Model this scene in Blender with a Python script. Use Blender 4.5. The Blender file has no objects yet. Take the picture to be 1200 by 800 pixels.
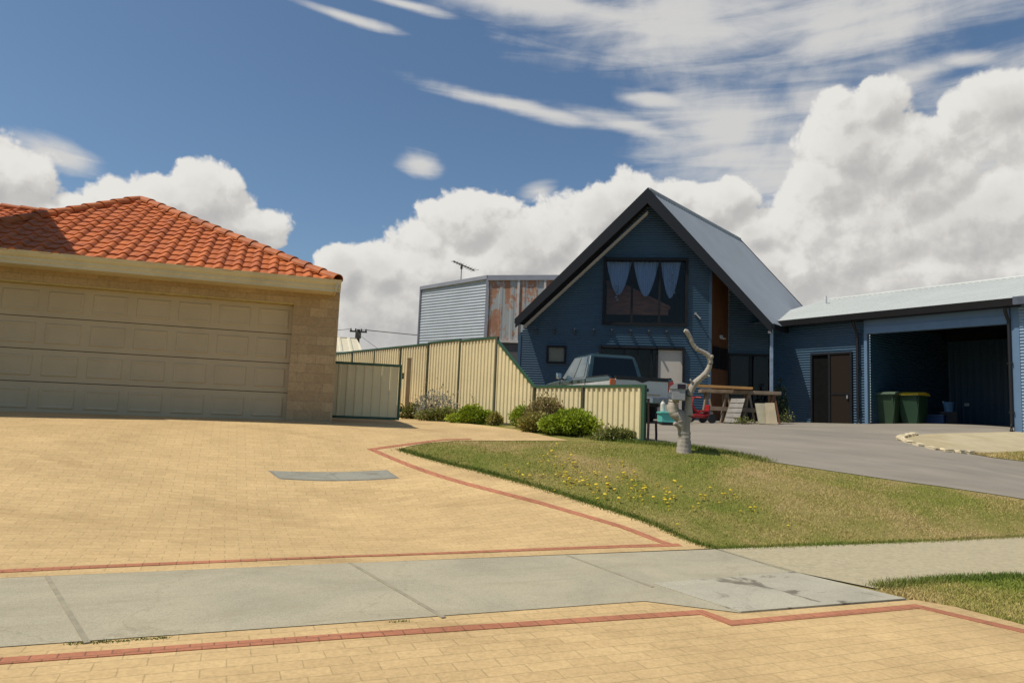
import bpy, bmesh, math, random
import numpy as np
from mathutils import Vector, Matrix
from mathutils.geometry import tessellate_polygon

random.seed(7)
RNG = np.random.default_rng(7)
scene = bpy.context.scene
COL = scene.collection
R = math.radians

# ------------------------------------------------------------------ camera
F = 820.0 / 1200.0
PITCH, ROLL = R(5.85), R(2.3)
EYE = Vector((0, 0, 1.25))
fwd = Vector((0, math.cos(PITCH), math.sin(PITCH)))
up0 = Vector((0, -math.sin(PITCH), math.cos(PITCH)))
rt0 = Vector((1, 0, 0))
rt = rt0 * math.cos(ROLL) + up0 * math.sin(ROLL)
up = up0 * math.cos(ROLL) - rt0 * math.sin(ROLL)
cd = bpy.data.cameras.new('camera')
cam = bpy.data.objects.new('camera', cd)
COL.objects.link(cam)
M = Matrix((rt, up, -fwd)).transposed().to_4x4()
M.translation = EYE
cam.matrix_world = M
cd.sensor_width = 36
cd.lens = 36 * F
cd.clip_start = 0.05
cd.clip_end = 9000
scene.camera = cam


def ray(px, py):
    return fwd + rt * ((px - 600) / 820.0) + up * ((400 - py) / 820.0)


def P(px, py, depth):
    """world point seen at that place of the photograph, at that distance ahead"""
    d = ray(px, py)
    return EYE + d * (depth / d.y)


def PZ(px, py, z):
    d = ray(px, py)
    return EYE + d * ((z - EYE.z) / d.z)


# ------------------------------------------------------------------ terrain
pa, pb = PZ(0, 680, 0), PZ(800, 645, 0)
U = (pb - pa); U.z = 0; U.normalize()
T = Vector((-U.y, U.x, 0))
T_FAR = (pa.dot(T) + pb.dot(T)) / 2
T_NEAR = (PZ(0, 760, 0).dot(T) + PZ(800, 705, 0).dot(T)) / 2

ctrl = []
for k in (-16, -10, -6, -3, 0, 3, 6, 9, 13, 18):
    for t in (T_FAR - 1.0, T_FAR):
        q = U * k + T * t
        ctrl.append((q.x, q.y, 0.0))
GAR_FLOOR = 0.93


def cp(px, py, d, z=None):
    q = P(px, py, d)
    ctrl.append((q.x, q.y, q.z if z is None else z))


cp(389, 490, 12.9, GAR_FLOOR); cp(200, 488, 12.0, GAR_FLOOR); cp(0, 487, 11.3, GAR_FLOOR); cp(-150, 487, 10.7, GAR_FLOOR)
cp(580, 497, 15.2); cp(470, 484, 18.5, 1.02); cp(750, 520, 11.9); cp(800, 527, 11.0)
cp(1018, 497, 20.2); cp(1193, 504, 17.2); cp(880, 497, 19.0); cp(700, 494, 20.0, 1.2); cp(610, 492, 21.0, 1.15)
cp(1200, 585, 10.0); cp(900, 546, 10.6); cp(1100, 530, 13.6); cp(640, 560, 9.3)
cp(400, 600, 8.4)
for px_, d_ in ((380, 11.6), (200, 10.8), (0, 10.1), (-150, 9.6)):
    q_ = P(px_, 490, d_); ctrl.append((q_.x, q_.y, .875))
for x, y, z in ((-8, 24, .95), (0, 34, 1.1), (14, 30, 1.25), (22, 16, 1.2), (-18, 16, .9), (25, 28, 1.25), (-20, 26, .9), (-14, 9, .35)):
    ctrl.append((x, y, z))
ctrl = np.array(ctrl)


def _phi(r):
    return np.where(r > 1e-9, r * r * np.log(r + 1e-12), 0.0)


_d = np.linalg.norm(ctrl[:, None, :2] - ctrl[None, :, :2], axis=2)
n_ = len(ctrl)
_A = np.zeros((n_ + 3, n_ + 3))
_A[:n_, :n_] = _phi(_d) + 1.2 * np.eye(n_)
_A[:n_, n_] = 1; _A[:n_, n_ + 1:] = ctrl[:, :2]
_A[n_, :n_] = 1; _A[n_ + 1:, :n_] = ctrl[:, :2].T
_w = np.linalg.solve(_A, np.concatenate([ctrl[:, 2], np.zeros(3)]))


def sm(a, b, x):
    t = np.clip((x - a) / (b - a), 0, 1)
    return t * t * (3 - 2 * t)


def terr(x, y):
    x = np.asarray(x, float); y = np.asarray(y, float)
    xc, yc = np.clip(x, -22, 26), np.clip(y, -3, 36)
    r = np.hypot(xc[..., None] - ctrl[:, 0], yc[..., None] - ctrl[:, 1])
    z = _phi(r) @ _w[:n_] + _w[n_] + xc * _w[n_ + 1] + yc * _w[n_ + 2]
    t = x * T.x + y * T.y
    w = sm(T_FAR, T_FAR + .8, t)
    z = z * w
    far = sm(30, 60, np.hypot(x, y))
    z = z * (1 - far) + far * np.where(t > T_FAR, 0.9, 0.0)
    z = z - 0.14 * (1 - sm(0.9, 1.05, t))        # the road lies a kerb lower
    return z


def G(px, py, lift=0.0):
    d = ray(px, py)
    ks = np.arange(2.0, 45, 0.02)
    z = EYE.z + d.z / d.y * ks - terr(d.x / d.y * ks, ks)
    i = np.argmax(z < 0)
    k = ks[i] if z[i] < 0 else 40.0
    q = EYE + d * (k / d.y)
    q.z = float(terr(q.x, q.y)) + lift
    return q


def gz(x, y):
    return float(terr(x, y))


# ------------------------------------------------------------------ helpers
def nodes_of(m):
    m.use_nodes = True
    return m.node_tree.nodes, m.node_tree.links


def ramp(N, stops):
    r = N.new('ShaderNodeValToRGB')
    e = r.color_ramp.elements
    while len(e) < len(stops):
        e.new(0.5)
    for el, (p, c) in zip(e, stops):
        el.position = p
        el.color = (*c, 1) if len(c) == 3 else c
    return r


def noise(N, L, vec, scale, detail=5, rough=.6, dist=0.0):
    n = N.new('ShaderNodeTexNoise')
    n.inputs['Scale'].default_value = scale
    n.inputs['Detail'].default_value = detail
    n.inputs['Roughness'].default_value = rough
    n.inputs['Distortion'].default_value = dist
    L.new(vec, n.inputs['Vector'])
    return n


def mixc(N, L, a, b, fac, mode='MIX'):
    m = N.new('ShaderNodeMix'); m.data_type = 'RGBA'; m.blend_type = mode
    for sock, v in ((m.inputs[6], a), (m.inputs[7], b)):
        if isinstance(v, tuple):
            sock.default_value = (*v, 1)
        else:
            L.new(v, sock)
    if isinstance(fac, (int, float)):
        m.inputs[0].default_value = fac
    else:
        L.new(fac, m.inputs[0])
    return m.outputs[2]


def math_n(N, L, op, a, b=None, clamp=False):
    m = N.new('ShaderNodeMath'); m.operation = op; m.use_clamp = clamp
    for i, v in enumerate((a, b)):
        if v is None:
            continue
        if isinstance(v, (int, float)):
            m.inputs[i].default_value = v
        else:
            L.new(v, m.inputs[i])
    return m.outputs[0]


def mat(name, c, rough=.6, metal=0.0, var=.25, scale=6.0, bump=0.0, bscale=40.0, dirt=None, dirt_amt=.4, spec=.5, coat=0.0,
        stretch=(1, 1, 1)):
    m = bpy.data.materials.new(name)
    N, L = nodes_of(m)
    b = N['Principled BSDF']
    tc = N.new('ShaderNodeTexCoord')
    mp = N.new('ShaderNodeMapping'); mp.inputs['Scale'].default_value = stretch
    L.new(tc.outputs['Object'], mp.inputs['Vector'])
    v = mp.outputs[0]
    n = noise(N, L, v, scale)
    dark = tuple(x * (1 - var) for x in c); lite = tuple(min(1, x * (1 + var)) for x in c)
    rp = ramp(N, [(.3, dark), (.7, lite)])
    L.new(n.outputs['Fac'], rp.inputs[0])
    out = rp.outputs[0]
    if dirt:
        n2 = noise(N, L, v, scale * .37, 8, .7)
        r2 = ramp(N, [(.48, (0, 0, 0)), (.68, (1, 1, 1))])
        L.new(n2.outputs['Fac'], r2.inputs[0])
        out = mixc(N, L, out, dirt, math_n(N, L, 'MULTIPLY', r2.outputs[0], dirt_amt))
    L.new(out, b.inputs['Base Color'])
    b.inputs['Roughness'].default_value = rough
    b.inputs['Metallic'].default_value = metal
    b.inputs['Specular IOR Level'].default_value = spec
    b.inputs['Coat Weight'].default_value = coat
    if bump:
        nb = noise(N, L, v, bscale, 4)
        bp = N.new('ShaderNodeBump'); bp.inputs['Strength'].default_value = bump; bp.inputs['Distance'].default_value = .01
        L.new(nb.outputs['Fac'], bp.inputs['Height']); L.new(bp.outputs[0], b.inputs['Normal'])
    return m


def planar(N, L, udir, vdir, offs=(0, 0)):
    """texture vector (along udir, along vdir) from object coordinates"""
    tc = N.new('ShaderNodeTexCoord')
    outs = []
    for d in (udir, vdir):
        vm = N.new('ShaderNodeVectorMath'); vm.operation = 'DOT_PRODUCT'
        L.new(tc.outputs['Object'], vm.inputs[0]); vm.inputs[1].default_value = tuple(d)
        outs.append(vm.outputs['Value'])
    cx = N.new('ShaderNodeCombineXYZ')
    for i in range(2):
        L.new(math_n(N, L, 'ADD', outs[i], offs[i]), cx.inputs[i])
    return cx.outputs[0], tc.outputs['Object']


def tag(o, label=None, cat=None, group=None, kind=None):
    if label: o['label'] = label
    if cat: o['category'] = cat
    if group: o['group'] = group
    if kind: o['kind'] = kind
    return o


def empty(name, loc, rz=0.0, label=None, cat=None, group=None):
    o = bpy.data.objects.new(name, None)
    o.empty_display_size = .2
    o.location = loc
    o.rotation_euler = (0, 0, rz)
    COL.objects.link(o)
    return tag(o, label, cat, group)


def root_loc(o):
    v = Vector((0, 0, 0))
    while o is not None:
        v += Vector(o.location); o = o.parent
    return v


class MB:
    """collects shapes; build() links them as ONE mesh object"""
    def __init__(s, world=True):
        s.v, s.f, s.world = [], [], world

    def add(s, vs, fs):
        o = len(s.v)
        s.v += [Vector(v) for v in vs]
        s.f += [tuple(i + o for i in f) for f in fs]
        return s

    def box(s, c, size, ax=None, bev=0.0):
        """ax: three unit vectors (columns)"""
        c = Vector(c); ax = ax or (Vector((1, 0, 0)), Vector((0, 1, 0)), Vector((0, 0, 1)))
        if bev:
            bm = bmesh.new()
            bmesh.ops.create_cube(bm, size=1)
            for v in bm.verts:
                v.co = Vector((v.co.x * size[0], v.co.y * size[1], v.co.z * size[2]))
            bmesh.ops.bevel(bm, geom=bm.edges[:], offset=bev, segments=2, affect='EDGES', profile=.6)
            bm.verts.index_update()
            vs = [c + ax[0] * v.co.x + ax[1] * v.co.y + ax[2] * v.co.z for v in bm.verts]
            fs = [[v.index for v in f.verts] for f in bm.faces]
            bm.free()
            return s.add(vs, fs)
        vs = []
        for z in (-.5, .5):
            for x, y in ((-.5, -.5), (.5, -.5), (.5, .5), (-.5, .5)):
                vs.append(c + ax[0] * x * size[0] + ax[1] * y * size[1] + ax[2] * z * size[2])
        return s.add(vs, [(3, 2, 1, 0), (4, 5, 6, 7), (0, 1, 5, 4), (1, 2, 6, 5), (2, 3, 7, 6), (3, 0, 4, 7)])

    def bar(s, a, b, w, h, upv=Vector((0, 0, 1)), bev=0.0):
        a, b = Vector(a), Vector(b)
        x = (b - a); ln = x.length; x.normalize()
        y = Vector(upv).cross(x)
        if y.length < 1e-4: y = Vector((1, 0, 0)).cross(x)
        y.normalize(); z = x.cross(y)
        return s.box((a + b) / 2, (ln, w, h), (x, y, z), bev)

    def prism(s, pts, ext):
        ext = Vector(ext); n = len(pts)
        vs = [Vector(p) for p in pts] + [Vector(p) + ext for p in pts]
        fs = [tuple(range(n))[::-1], tuple(range(n, 2 * n))]
        fs += [(i, (i + 1) % n, n + (i + 1) % n, n + i) for i in range(n)]
        return s.add(vs, fs)

    def tube(s, pts, rad, seg=8, cap=True):
        pts = [Vector(p) for p in pts]; n = len(pts)
        rs = rad if isinstance(rad, (list, tuple)) else [rad] * n
        vs, fs = [], []
        ref = Vector((0, 0, 1))
        for i, p in enumerate(pts):
            d = (pts[min(i + 1, n - 1)] - pts[max(i - 1, 0)]).normalized()
            a = d.cross(ref)
            if a.length < .15: a = d.cross(Vector((1, 0, 0)))
            a.normalize(); b = d.cross(a).normalized()
            for k in range(seg):
                t = 2 * math.pi * k / seg
                vs.append(p + (a * math.cos(t) + b * math.sin(t)) * rs[i])
        for i in range(n - 1):
            for k in range(seg):
                k2 = (k + 1) % seg
                fs.append((i * seg + k, i * seg + k2, (i + 1) * seg + k2, (i + 1) * seg + k))
        if cap:
            fs.append(tuple(range(seg))[::-1]); fs.append(tuple((n - 1) * seg + k for k in range(seg)))
        return s.add(vs, fs)

    def lathe(s, c, prof, axis=Vector((0, 0, 1)), seg=20):
        c = Vector(c); axis = Vector(axis).normalized()
        a = axis.orthogonal().normalized(); b = axis.cross(a)
        vs, fs = [], []
        for r, h in prof:
            for k in range(seg):
                t = 2 * math.pi * k / seg
                vs.append(c + axis * h + (a * math.cos(t) + b * math.sin(t)) * max(r, 1e-4))
        for i in range(len(prof) - 1):
            for k in range(seg):
                k2 = (k + 1) % seg
                fs.append((i * seg + k, i * seg + k2, (i + 1) * seg + k2, (i + 1) * seg + k))
        fs.append(tuple(range(seg))[::-1]); fs.append(tuple((len(prof) - 1) * seg + k for k in range(seg)))
        return s.add(vs, fs)

    def corr(s, o, u, v, poly, pitch=.076, amp=.009, n=None, prof='sine', along='u', two=False):
        """corrugated sheet over a convex 2D polygon (u, v) at o; ribs run along u (or v)"""
        o, u, v = Vector(o), Vector(u), Vector(v)
        n = Vector(n) if n is not None else u.cross(v)
        n = n.normalized()
        pl = [(a, b) if along == 'u' else (b, a) for a, b in poly]
        lo, hi = min(p[1] for p in pl), max(p[1] for p in pl)
        if prof == 'sine':
            ph = [(k / 6, amp * math.sin(2 * math.pi * k / 6)) for k in range(6)]
        elif prof == 'rib':      # narrow upright ribs on a flat sheet
            ph = [(0, 0), (.12, amp), (.3, amp), (.42, 0), (.98, 0)]
        else:                    # trapezoid
            ph = [(0, -amp), (.38, -amp), (.5, amp), (.88, amp)]
        ts = []
        k = math.floor(lo / pitch) - 1
        while k * pitch <= hi + pitch:
            ts += [((k + f) * pitch, off) for f, off in ph]; k += 1
        def off_at(t):
            for (a, fa), (b, fb) in zip(ts, ts[1:]):
                if a <= t <= b: return fa + (fb - fa) * (t - a) / max(b - a, 1e-9)
            return 0
        lv = sorted({round(t, 6) for t, _ in ts if lo < t < hi} | {round(p[1], 6) for p in pl})
        def span(t):
            xs = []
            for (x0, y0), (x1, y1) in zip(pl, pl[1:] + pl[:1]):
                if abs(y1 - y0) < 1e-9:
                    if abs(t - y0) < 2e-6: xs += [x0, x1]
                elif min(y0, y1) - 2e-6 <= t <= max(y0, y1) + 2e-6:
                    xs.append(x0 + (x1 - x0) * (t - y0) / (y1 - y0))
            return (min(xs), max(xs)) if xs else None
        vs, fs = [], []
        for t in lv:
            sp = span(t)
            if sp is None: continue
            w = off_at(t)
            for x in sp:
                vs.append(o + (u * x + v * t if along == 'u' else u * t + v * x) + n * w)
        for i in range(len(vs) // 2 - 1):
            fs.append((2 * i, 2 * i + 1, 2 * i + 3, 2 * i + 2))
        return s.add(vs, fs)

    def build(s, name, m, parent=None, smooth=False, label=None):
        me = bpy.data.meshes.new(name)
        off = root_loc(parent) if (parent is not None and s.world) else Vector((0, 0, 0))
        me.from_pydata([tuple(v - off) for v in s.v], [], s.f)
        bm = bmesh.new(); bm.from_mesh(me)
        bmesh.ops.recalc_face_normals(bm, faces=bm.faces[:]) if len(s.f) < 20000 else None
        bm.to_mesh(me); bm.free()
        if smooth:
            for p in me.polygons: p.use_smooth = True
        me.materials.append(m)
        o = bpy.data.objects.new(name, me)
        COL.objects.link(o)
        if parent is not None: o.parent = parent
        if label: o['label'] = label
        return o


def raw_mesh(name, verts, faces_flat, nper, m, parent=None):
    """fast mesh from numpy arrays, all faces with nper corners"""
    me = bpy.data.meshes.new(name)
    nv, nf = len(verts), len(faces_flat) // nper
    me.vertices.add(nv); me.vertices.foreach_set('co', np.asarray(verts, np.float32).ravel())
    me.loops.add(nf * nper); me.loops.foreach_set('vertex_index', np.asarray(faces_flat, np.int32))
    me.polygons.add(nf)
    me.polygons.foreach_set('loop_start', np.arange(0, nf * nper, nper, dtype=np.int32))
    me.polygons.foreach_set('loop_total', np.full(nf, nper, np.int32))
    me.update(calc_edges=True); me.validate()
    me.materials.append(m)
    o = bpy.data.objects.new(name, me); COL.objects.link(o)
    if parent is not None: o.parent = parent
    return o


def copy_tree(o, parent=None):
    c = o.copy(); COL.objects.link(c)
    c.parent = parent
    for ch in list(o.children): copy_tree(ch, c)
    return c


CELL = .2


def sheet(name, pts, m, lift, kind='structure', label=None, cat=None, skirt=0.0):
    """a sheet laid on the terrain over a polygon of world points"""
    poly = [Vector((p.x, p.y, 0)) for p in pts]
    bm = bmesh.new()
    vs = [bm.verts.new(p) for p in poly]
    for tri in tessellate_polygon([poly]):
        try: bm.faces.new([vs[i] for i in tri])
        except ValueError: pass
    for ax in (0, 1):
        lo = min(p[ax] for p in poly); hi = max(p[ax] for p in poly)
        k = math.floor(lo / CELL)
        while k * CELL < hi:
            co = Vector((0, 0, 0)); co[ax] = k * CELL
            no = Vector((0, 0, 0)); no[ax] = 1
            bmesh.ops.bisect_plane(bm, geom=bm.verts[:] + bm.edges[:] + bm.faces[:], plane_co=co, plane_no=no)
            k += 1
    xy = np.array([v.co[:2] for v in bm.verts])
    z = terr(xy[:, 0], xy[:, 1]) + lift
    for v, zz in zip(bm.verts, z): v.co.z = zz
    for f in bm.faces:
        f.normal_update()
        if f.normal.z < 0: f.normal_flip()
    if skirt:
        be = [e for e in bm.edges if e.is_boundary]
        r = bmesh.ops.extrude_edge_only(bm, edges=be)
        for g in r['geom']:
            if isinstance(g, bmesh.types.BMVert): g.co.z -= skirt
    me = bpy.data.meshes.new(name); bm.to_mesh(me); bm.free()
    me.materials.append(m)
    o = bpy.data.objects.new(name, me); COL.objects.link(o)
    return tag(o, label, cat, None, kind)


def gp(*pp):
    return [G(x, y) for x, y in pp]


# ------------------------------------------------------------------ ground materials
def paver_mat(name, c1, c2, mortar, w=.23, h=.115, udir=U, vdir=T, var=True):
    m = bpy.data.materials.new(name)
    N, L = nodes_of(m); b = N['Principled BSDF']
    vec, obj = planar(N, L, udir, vdir)
    # joints wander a little, as hand-laid pavers do
    wob = noise(N, L, obj, 3.0, 2)
    vv = N.new('ShaderNodeVectorMath'); vv.operation = 'MULTIPLY_ADD'
    L.new(wob.outputs['Color'], vv.inputs[0]); vv.inputs[1].default_value = (.012, .012, 0)
    L.new(vec, vv.inputs[2])
    br = N.new('ShaderNodeTexBrick')
    L.new(vv.outputs[0], br.inputs['Vector'])
    br.inputs['Scale'].default_value = 1
    br.inputs['Brick Width'].default_value = w
    br.inputs['Row Height'].default_value = h
    br.inputs['Mortar Size'].default_value = .0035
    br.inputs['Mortar Smooth'].default_value = .25
    br.inputs['Bias'].default_value = 0.0
    br.offset = .5
    br.inputs['Color1'].default_value = (*c1, 1); br.inputs['Color2'].default_value = (*c2, 1)
    br.inputs['Mortar'].default_value = (*mortar, 1)
    n1 = noise(N, L, obj, .7, 6, .65)
    r1 = ramp(N, [(.3, (.80, .79, .78)), (.7, (1.1, 1.1, 1.1))])
    L.new(n1.outputs['Fac'], r1.inputs[0])
    col = mixc(N, L, br.outputs['Color'], r1.outputs[0], 1.0, 'MULTIPLY')
    n2 = noise(N, L, obj, 38, 4, .7)
    r2 = ramp(N, [(.35, (.86, .86, .86)), (.65, (1.08, 1.08, 1.08))])
    L.new(n2.outputs['Fac'], r2.inputs[0])
    col = mixc(N, L, col, r2.outputs[0], 1.0, 'MULTIPLY')
    # old tyre marks and spills
    mp = N.new('ShaderNodeMapping'); mp.inputs['Scale'].default_value = (.35, 1.5, 1); mp.inputs['Rotation'].default_value = (0, 0, R(25))
    L.new(obj, mp.inputs[0])
    n3 = noise(N, L, mp.outputs[0], 1.1, 5, .6, .6)
    r3 = ramp(N, [(.55, (1, 1, 1)), (.72, (.80, .78, .76))])
    L.new(n3.outputs['Fac'], r3.inputs[0])
    col = mixc(N, L, col, r3.outputs[0], 1.0, 'MULTIPLY')
    L.new(col, b.inputs['Base Color'])
    b.inputs['Roughness'].default_value = .85
    b.inputs['Specular IOR Level'].default_value = .25
    bp = N.new('ShaderNodeBump'); bp.inputs['Strength'].default_value = .6; bp.inputs['Distance'].default_value = .006
    hh = math_n(N, L, 'SUBTRACT', math_n(N, L, 'MULTIPLY', n2.outputs['Fac'], .4), br.outputs['Fac'])
    L.new(hh, bp.inputs['Height']); L.new(bp.outputs[0], b.inputs['Normal'])
    return m


m_paver = paver_mat('yellow_pavers', (.60, .422, .203), (.545, .378, .180), (.455, .325, .152))
m_red = paver_mat('red_pavers', (.46, .185, .10), (.41, .165, .09), (.24, .115, .065), .115, .4)
def concrete(name, c, stain, amt=.6, blotch=.9, spots=0.0):
    m = bpy.data.materials.new(name)
    N, L = nodes_of(m); b = N['Principled BSDF']
    vec, obj = planar(N, L, U, T)
    n1 = noise(N, L, obj, blotch, 7, .68, .5)
    r1 = ramp(N, [(.32, (.84, .84, .85)), (.52, (1, 1, 1)), (.70, (1.08, 1.07, 1.04))]); L.new(n1.outputs['Fac'], r1.inputs[0])
    base = N.new('ShaderNodeRGB'); base.outputs[0].default_value = (*c, 1)
    col = mixc(N, L, base.outputs[0], r1.outputs[0], 1.0, 'MULTIPLY')
    n2 = noise(N, L, obj, 130, 3, .8)                       # fine aggregate
    r2 = ramp(N, [(.36, (.76, .75, .73)), (.5, (1, 1, 1)), (.66, (1.16, 1.16, 1.15))]); L.new(n2.outputs['Fac'], r2.inputs[0])
    col = mixc(N, L, col, r2.outputs[0], 1.0, 'MULTIPLY')
    st = N.new('ShaderNodeMapping'); st.inputs['Scale'].default_value = (.45, 1.6, 1); L.new(vec, st.inputs[0])
    n3 = noise(N, L, st.outputs[0], 1.7, 8, .72, .8)        # drag marks and dirt, along the path
    r3 = ramp(N, [(.50, (0, 0, 0)), (.72, (1, 1, 1))]); L.new(n3.outputs['Fac'], r3.inputs[0])
    col = mixc(N, L, col, stain, math_n(N, L, 'MULTIPLY', r3.outputs[0], amt))
    if spots:
        n4 = noise(N, L, obj, 2.6, 6, .6, 1.0)
        r4 = ramp(N, [(.585, (0, 0, 0)), (.64, (1, 1, 1))]); L.new(n4.outputs['Fac'], r4.inputs[0])
        col = mixc(N, L, col, (.12, .10, .075), math_n(N, L, 'MULTIPLY', r4.outputs[0], spots))
    vo = N.new('ShaderNodeTexVoronoi'); vo.feature = 'DISTANCE_TO_EDGE'; vo.inputs['Scale'].default_value = .35
    wb = N.new('ShaderNodeVectorMath'); wb.operation = 'MULTIPLY_ADD'; L.new(n1.outputs['Color'], wb.inputs[0]); wb.inputs[1].default_value = (1.1, 1.1, 0); L.new(obj, wb.inputs[2])
    L.new(wb.outputs[0], vo.inputs['Vector'])
    r5 = ramp(N, [(.0, (.62, .60, .56)), (.0022, (1, 1, 1))]); L.new(vo.outputs['Distance'], r5.inputs[0])
    col = mixc(N, L, col, r5.outputs[0], .4, 'MULTIPLY')    # a few hairline cracks
    L.new(col, b.inputs['Base Color'])
    b.inputs['Roughness'].default_value = .9; b.inputs['Specular IOR Level'].default_value = .2
    bp = N.new('ShaderNodeBump'); bp.inputs['Strength'].default_value = .4; bp.inputs['Distance'].default_value = .004
    L.new(n2.outputs['Fac'], bp.inputs['Height']); L.new(bp.outputs[0], b.inputs['Normal'])
    return m


m_path = concrete('footpath_concrete', (.395, .352, .25), (.29, .25, .165), .6)
m_path2 = mat('exposed_aggregate', (.42, .36, .23), .9, 0, .16, 30, .5, 120, dirt=(.25, .21, .13), dirt_amt=.4, spec=.2)
m_lid = concrete('lid_concrete', (.41, .38, .29), (.31, .28, .20), .5, 1.6, .8)
m_joint = mat('joint_stain', (.30, .262, .18), .95, 0, .2, 8)
m_asphalt = mat('asphalt', (.27, .236, .188), .9, 0, .14, 1.6, .5, 150, dirt=(.165, .15, .125), dirt_amt=.6, spec=.2, stretch=(.35, 1.2, 1))
m_road = mat('road_asphalt', (.07, .07, .068), .9, 0, .2, 3, .6, 150)
m_kerb = mat('kerb_concrete', (.35, .34, .30), .9, 0, .15, 3, .3, 80)
m_apron = mat('limestone_apron', (.44, .37, .235), .9, 0, .12, 1.8, .3, 60, dirt=(.36, .27, .12), dirt_amt=.6, spec=.2)
m_stone = mat('limestone_edge', (.60, .50, .32), .9, 0, .25, 7, .6, 30)


def soil_mat():
    m = bpy.data.materials.new('lawn_soil')
    N, L = nodes_of(m); b = N['Principled BSDF']
    tc = N.new('ShaderNodeTexCoord'); v = tc.outputs['Object']
    n1 = noise(N, L, v, .55, 6, .6, .4)
    r1 = ramp(N, [(.38, (.16, .18, .034)), (.53, (.25, .22, .065)), (.68, (.36, .27, .115))])
    L.new(n1.outputs['Fac'], r1.inputs[0])
    n2 = noise(N, L, v, 24, 6, .75)
    r2 = ramp(N, [(.3, (.6, .6, .6)), (.7, (1.25, 1.25, 1.25))])
    L.new(n2.outputs['Fac'], r2.inputs[0])
    L.new(mixc(N, L, r1.outputs[0], r2.outputs[0], 1.0, 'MULTIPLY'), b.inputs['Base Color'])
    b.inputs['Roughness'].default_value = .95; b.inputs['Specular IOR Level'].default_value = .1
    bp = N.new('ShaderNodeBump'); bp.inputs['Strength'].default_value = .8; bp.inputs['Distance'].default_value = .03
    L.new(n2.outputs['Fac'], bp.inputs['Height']); L.new(bp.outputs[0], b.inputs['Normal'])
    return m


m_soil = soil_mat()


def blade_mat(name, stops, scale=.55):
    """grass whose green and dry patches follow a patchy pattern on the ground, each blade a little different"""
    m = bpy.data.materials.new(name)
    N, L = nodes_of(m); b = N['Principled BSDF']
    tc = N.new('ShaderNodeTexCoord')
    n1 = noise(N, L, tc.outputs['Object'], scale, 6, .6, .4)
    geo = N.new('ShaderNodeNewGeometry')
    dp = N.new('ShaderNodeVectorMath'); dp.operation = 'DOT_PRODUCT'; L.new(tc.outputs['Object'], dp.inputs[0])
    dp.inputs[1].default_value = (U.x * .85 + T.x * .25, U.y * .85 + T.y * .25, 0)
    grad = N.new('ShaderNodeMapRange'); L.new(dp.outputs['Value'], grad.inputs[0])
    for k_, v_ in zip((1, 2, 3, 4), (4.8, 8.6, -.12, .075)): grad.inputs[k_].default_value = v_
    n1b = math_n(N, L, 'ADD', math_n(N, L, 'MULTIPLY', math_n(N, L, 'SUBTRACT', n1.outputs['Fac'], .5), 1.3), math_n(N, L, 'ADD', .53, grad.outputs[0]))
    f = math_n(N, L, 'ADD', n1b, math_n(N, L, 'MULTIPLY', math_n(N, L, 'SUBTRACT', geo.outputs['Random Per Island'], .5), .22))
    r = ramp(N, stops); L.new(f, r.inputs[0])
    L.new(r.outputs[0], b.inputs['Base Color'])
    b.inputs['Roughness'].default_value = .7; b.inputs['Specular IOR Level'].default_value = .2
    return m


m_blade = blade_mat('grass_blades', [(.36, (.22, .26, .042)), (.49, (.35, .325, .075)), (.60, (.49, .38, .145)), (.74, (.53, .39, .18))])

# ------------------------------------------------------------------ ground sheets
def axis(lo, hi, step, far):
    a = list(np.arange(math.floor(lo / step) * step, hi + step, step))
    g, d = a[-1], step
    while g < far: d *= 1.6; g += d; a.append(g)
    g, d = a[0], step
    while g > -far: d *= 1.6; g -= d; a.insert(0, g)
    return np.array(a)


xs, ys = axis(-16, 22, CELL, 4000), axis(-2, 32, CELL, 4000)
gx, gy = np.meshgrid(xs, ys)
gzv = terr(gx, gy)
nx, ny = len(xs), len(ys)
ii = np.arange(nx * ny).reshape(ny, nx)
quads = np.stack([ii[:-1, :-1], ii[:-1, 1:], ii[1:, 1:], ii[1:, :-1]], -1).reshape(-1)
ground = raw_mesh('ground', np.stack([gx, gy, gzv], -1).reshape(-1, 3), quads, 4, m_soil)
tag(ground, kind='structure')


def UT(u, t, z=0):
    q = U * u + T * t; q.z = z
    return q


# driveway of the brick house and its crossover to the road
gR = P(389, 490, 12.9); gL = P(0, 487, 11.3)
drive_px = [(-420, 692), (0, 679), (400, 661), (837, 643.5), (742, 607.5), (650, 578), (560, 552.5), (466, 528), (478, 523.5), (500, 519.5), (537, 516.5),
            (667, 516.5), (640, 511), (600, 503), (560, 498), (520, 493.5), (470, 488.5)]
drv = gp(*drive_px)
back = [P(440, 480, 20.0), P(330, 480, 20.0), P(330, 486, 14.5), P(-300, 486, 13.0)]
sheet('paved_driveway', drv + back, m_paver, .008)
cross_px = [(-300, 776), (0, 761), (400, 733), (755, 706), (868, 720), (1072, 703.5), (1120, 712), (1200, 733)]
q1 = G(1420, 790)
sheet('paved_crossover', gp(*cross_px) + [q1] + [UT(q1.dot(U) - .5, 1.1), UT(-9, 1.1)], m_paver, .008)


def band(name, px, w, m, lift):
    """a course of pavers along a line drawn on the ground"""
    c = [G(*p) for p in px]
    c = [Vector((p.x, p.y, 0)) for p in c]
    L_, R_ = [], []
    for i, p in enumerate(c):
        d1 = (p - c[i - 1]).normalized() if i else (c[1] - p).normalized()
        d2 = (c[i + 1] - p).normalized() if i < len(c) - 1 else d1
        n1, n2 = Vector((-d1.y, d1.x, 0)), Vector((-d2.y, d2.x, 0))
        n = (n1 + n2).normalized()
        n = n / max(.4, n.dot(n1))
        L_.append(p + n * w / 2); R_.append(p - n * w / 2)
    return sheet(name, L_ + R_[::-1], m, lift, skirt=.012)


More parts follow.
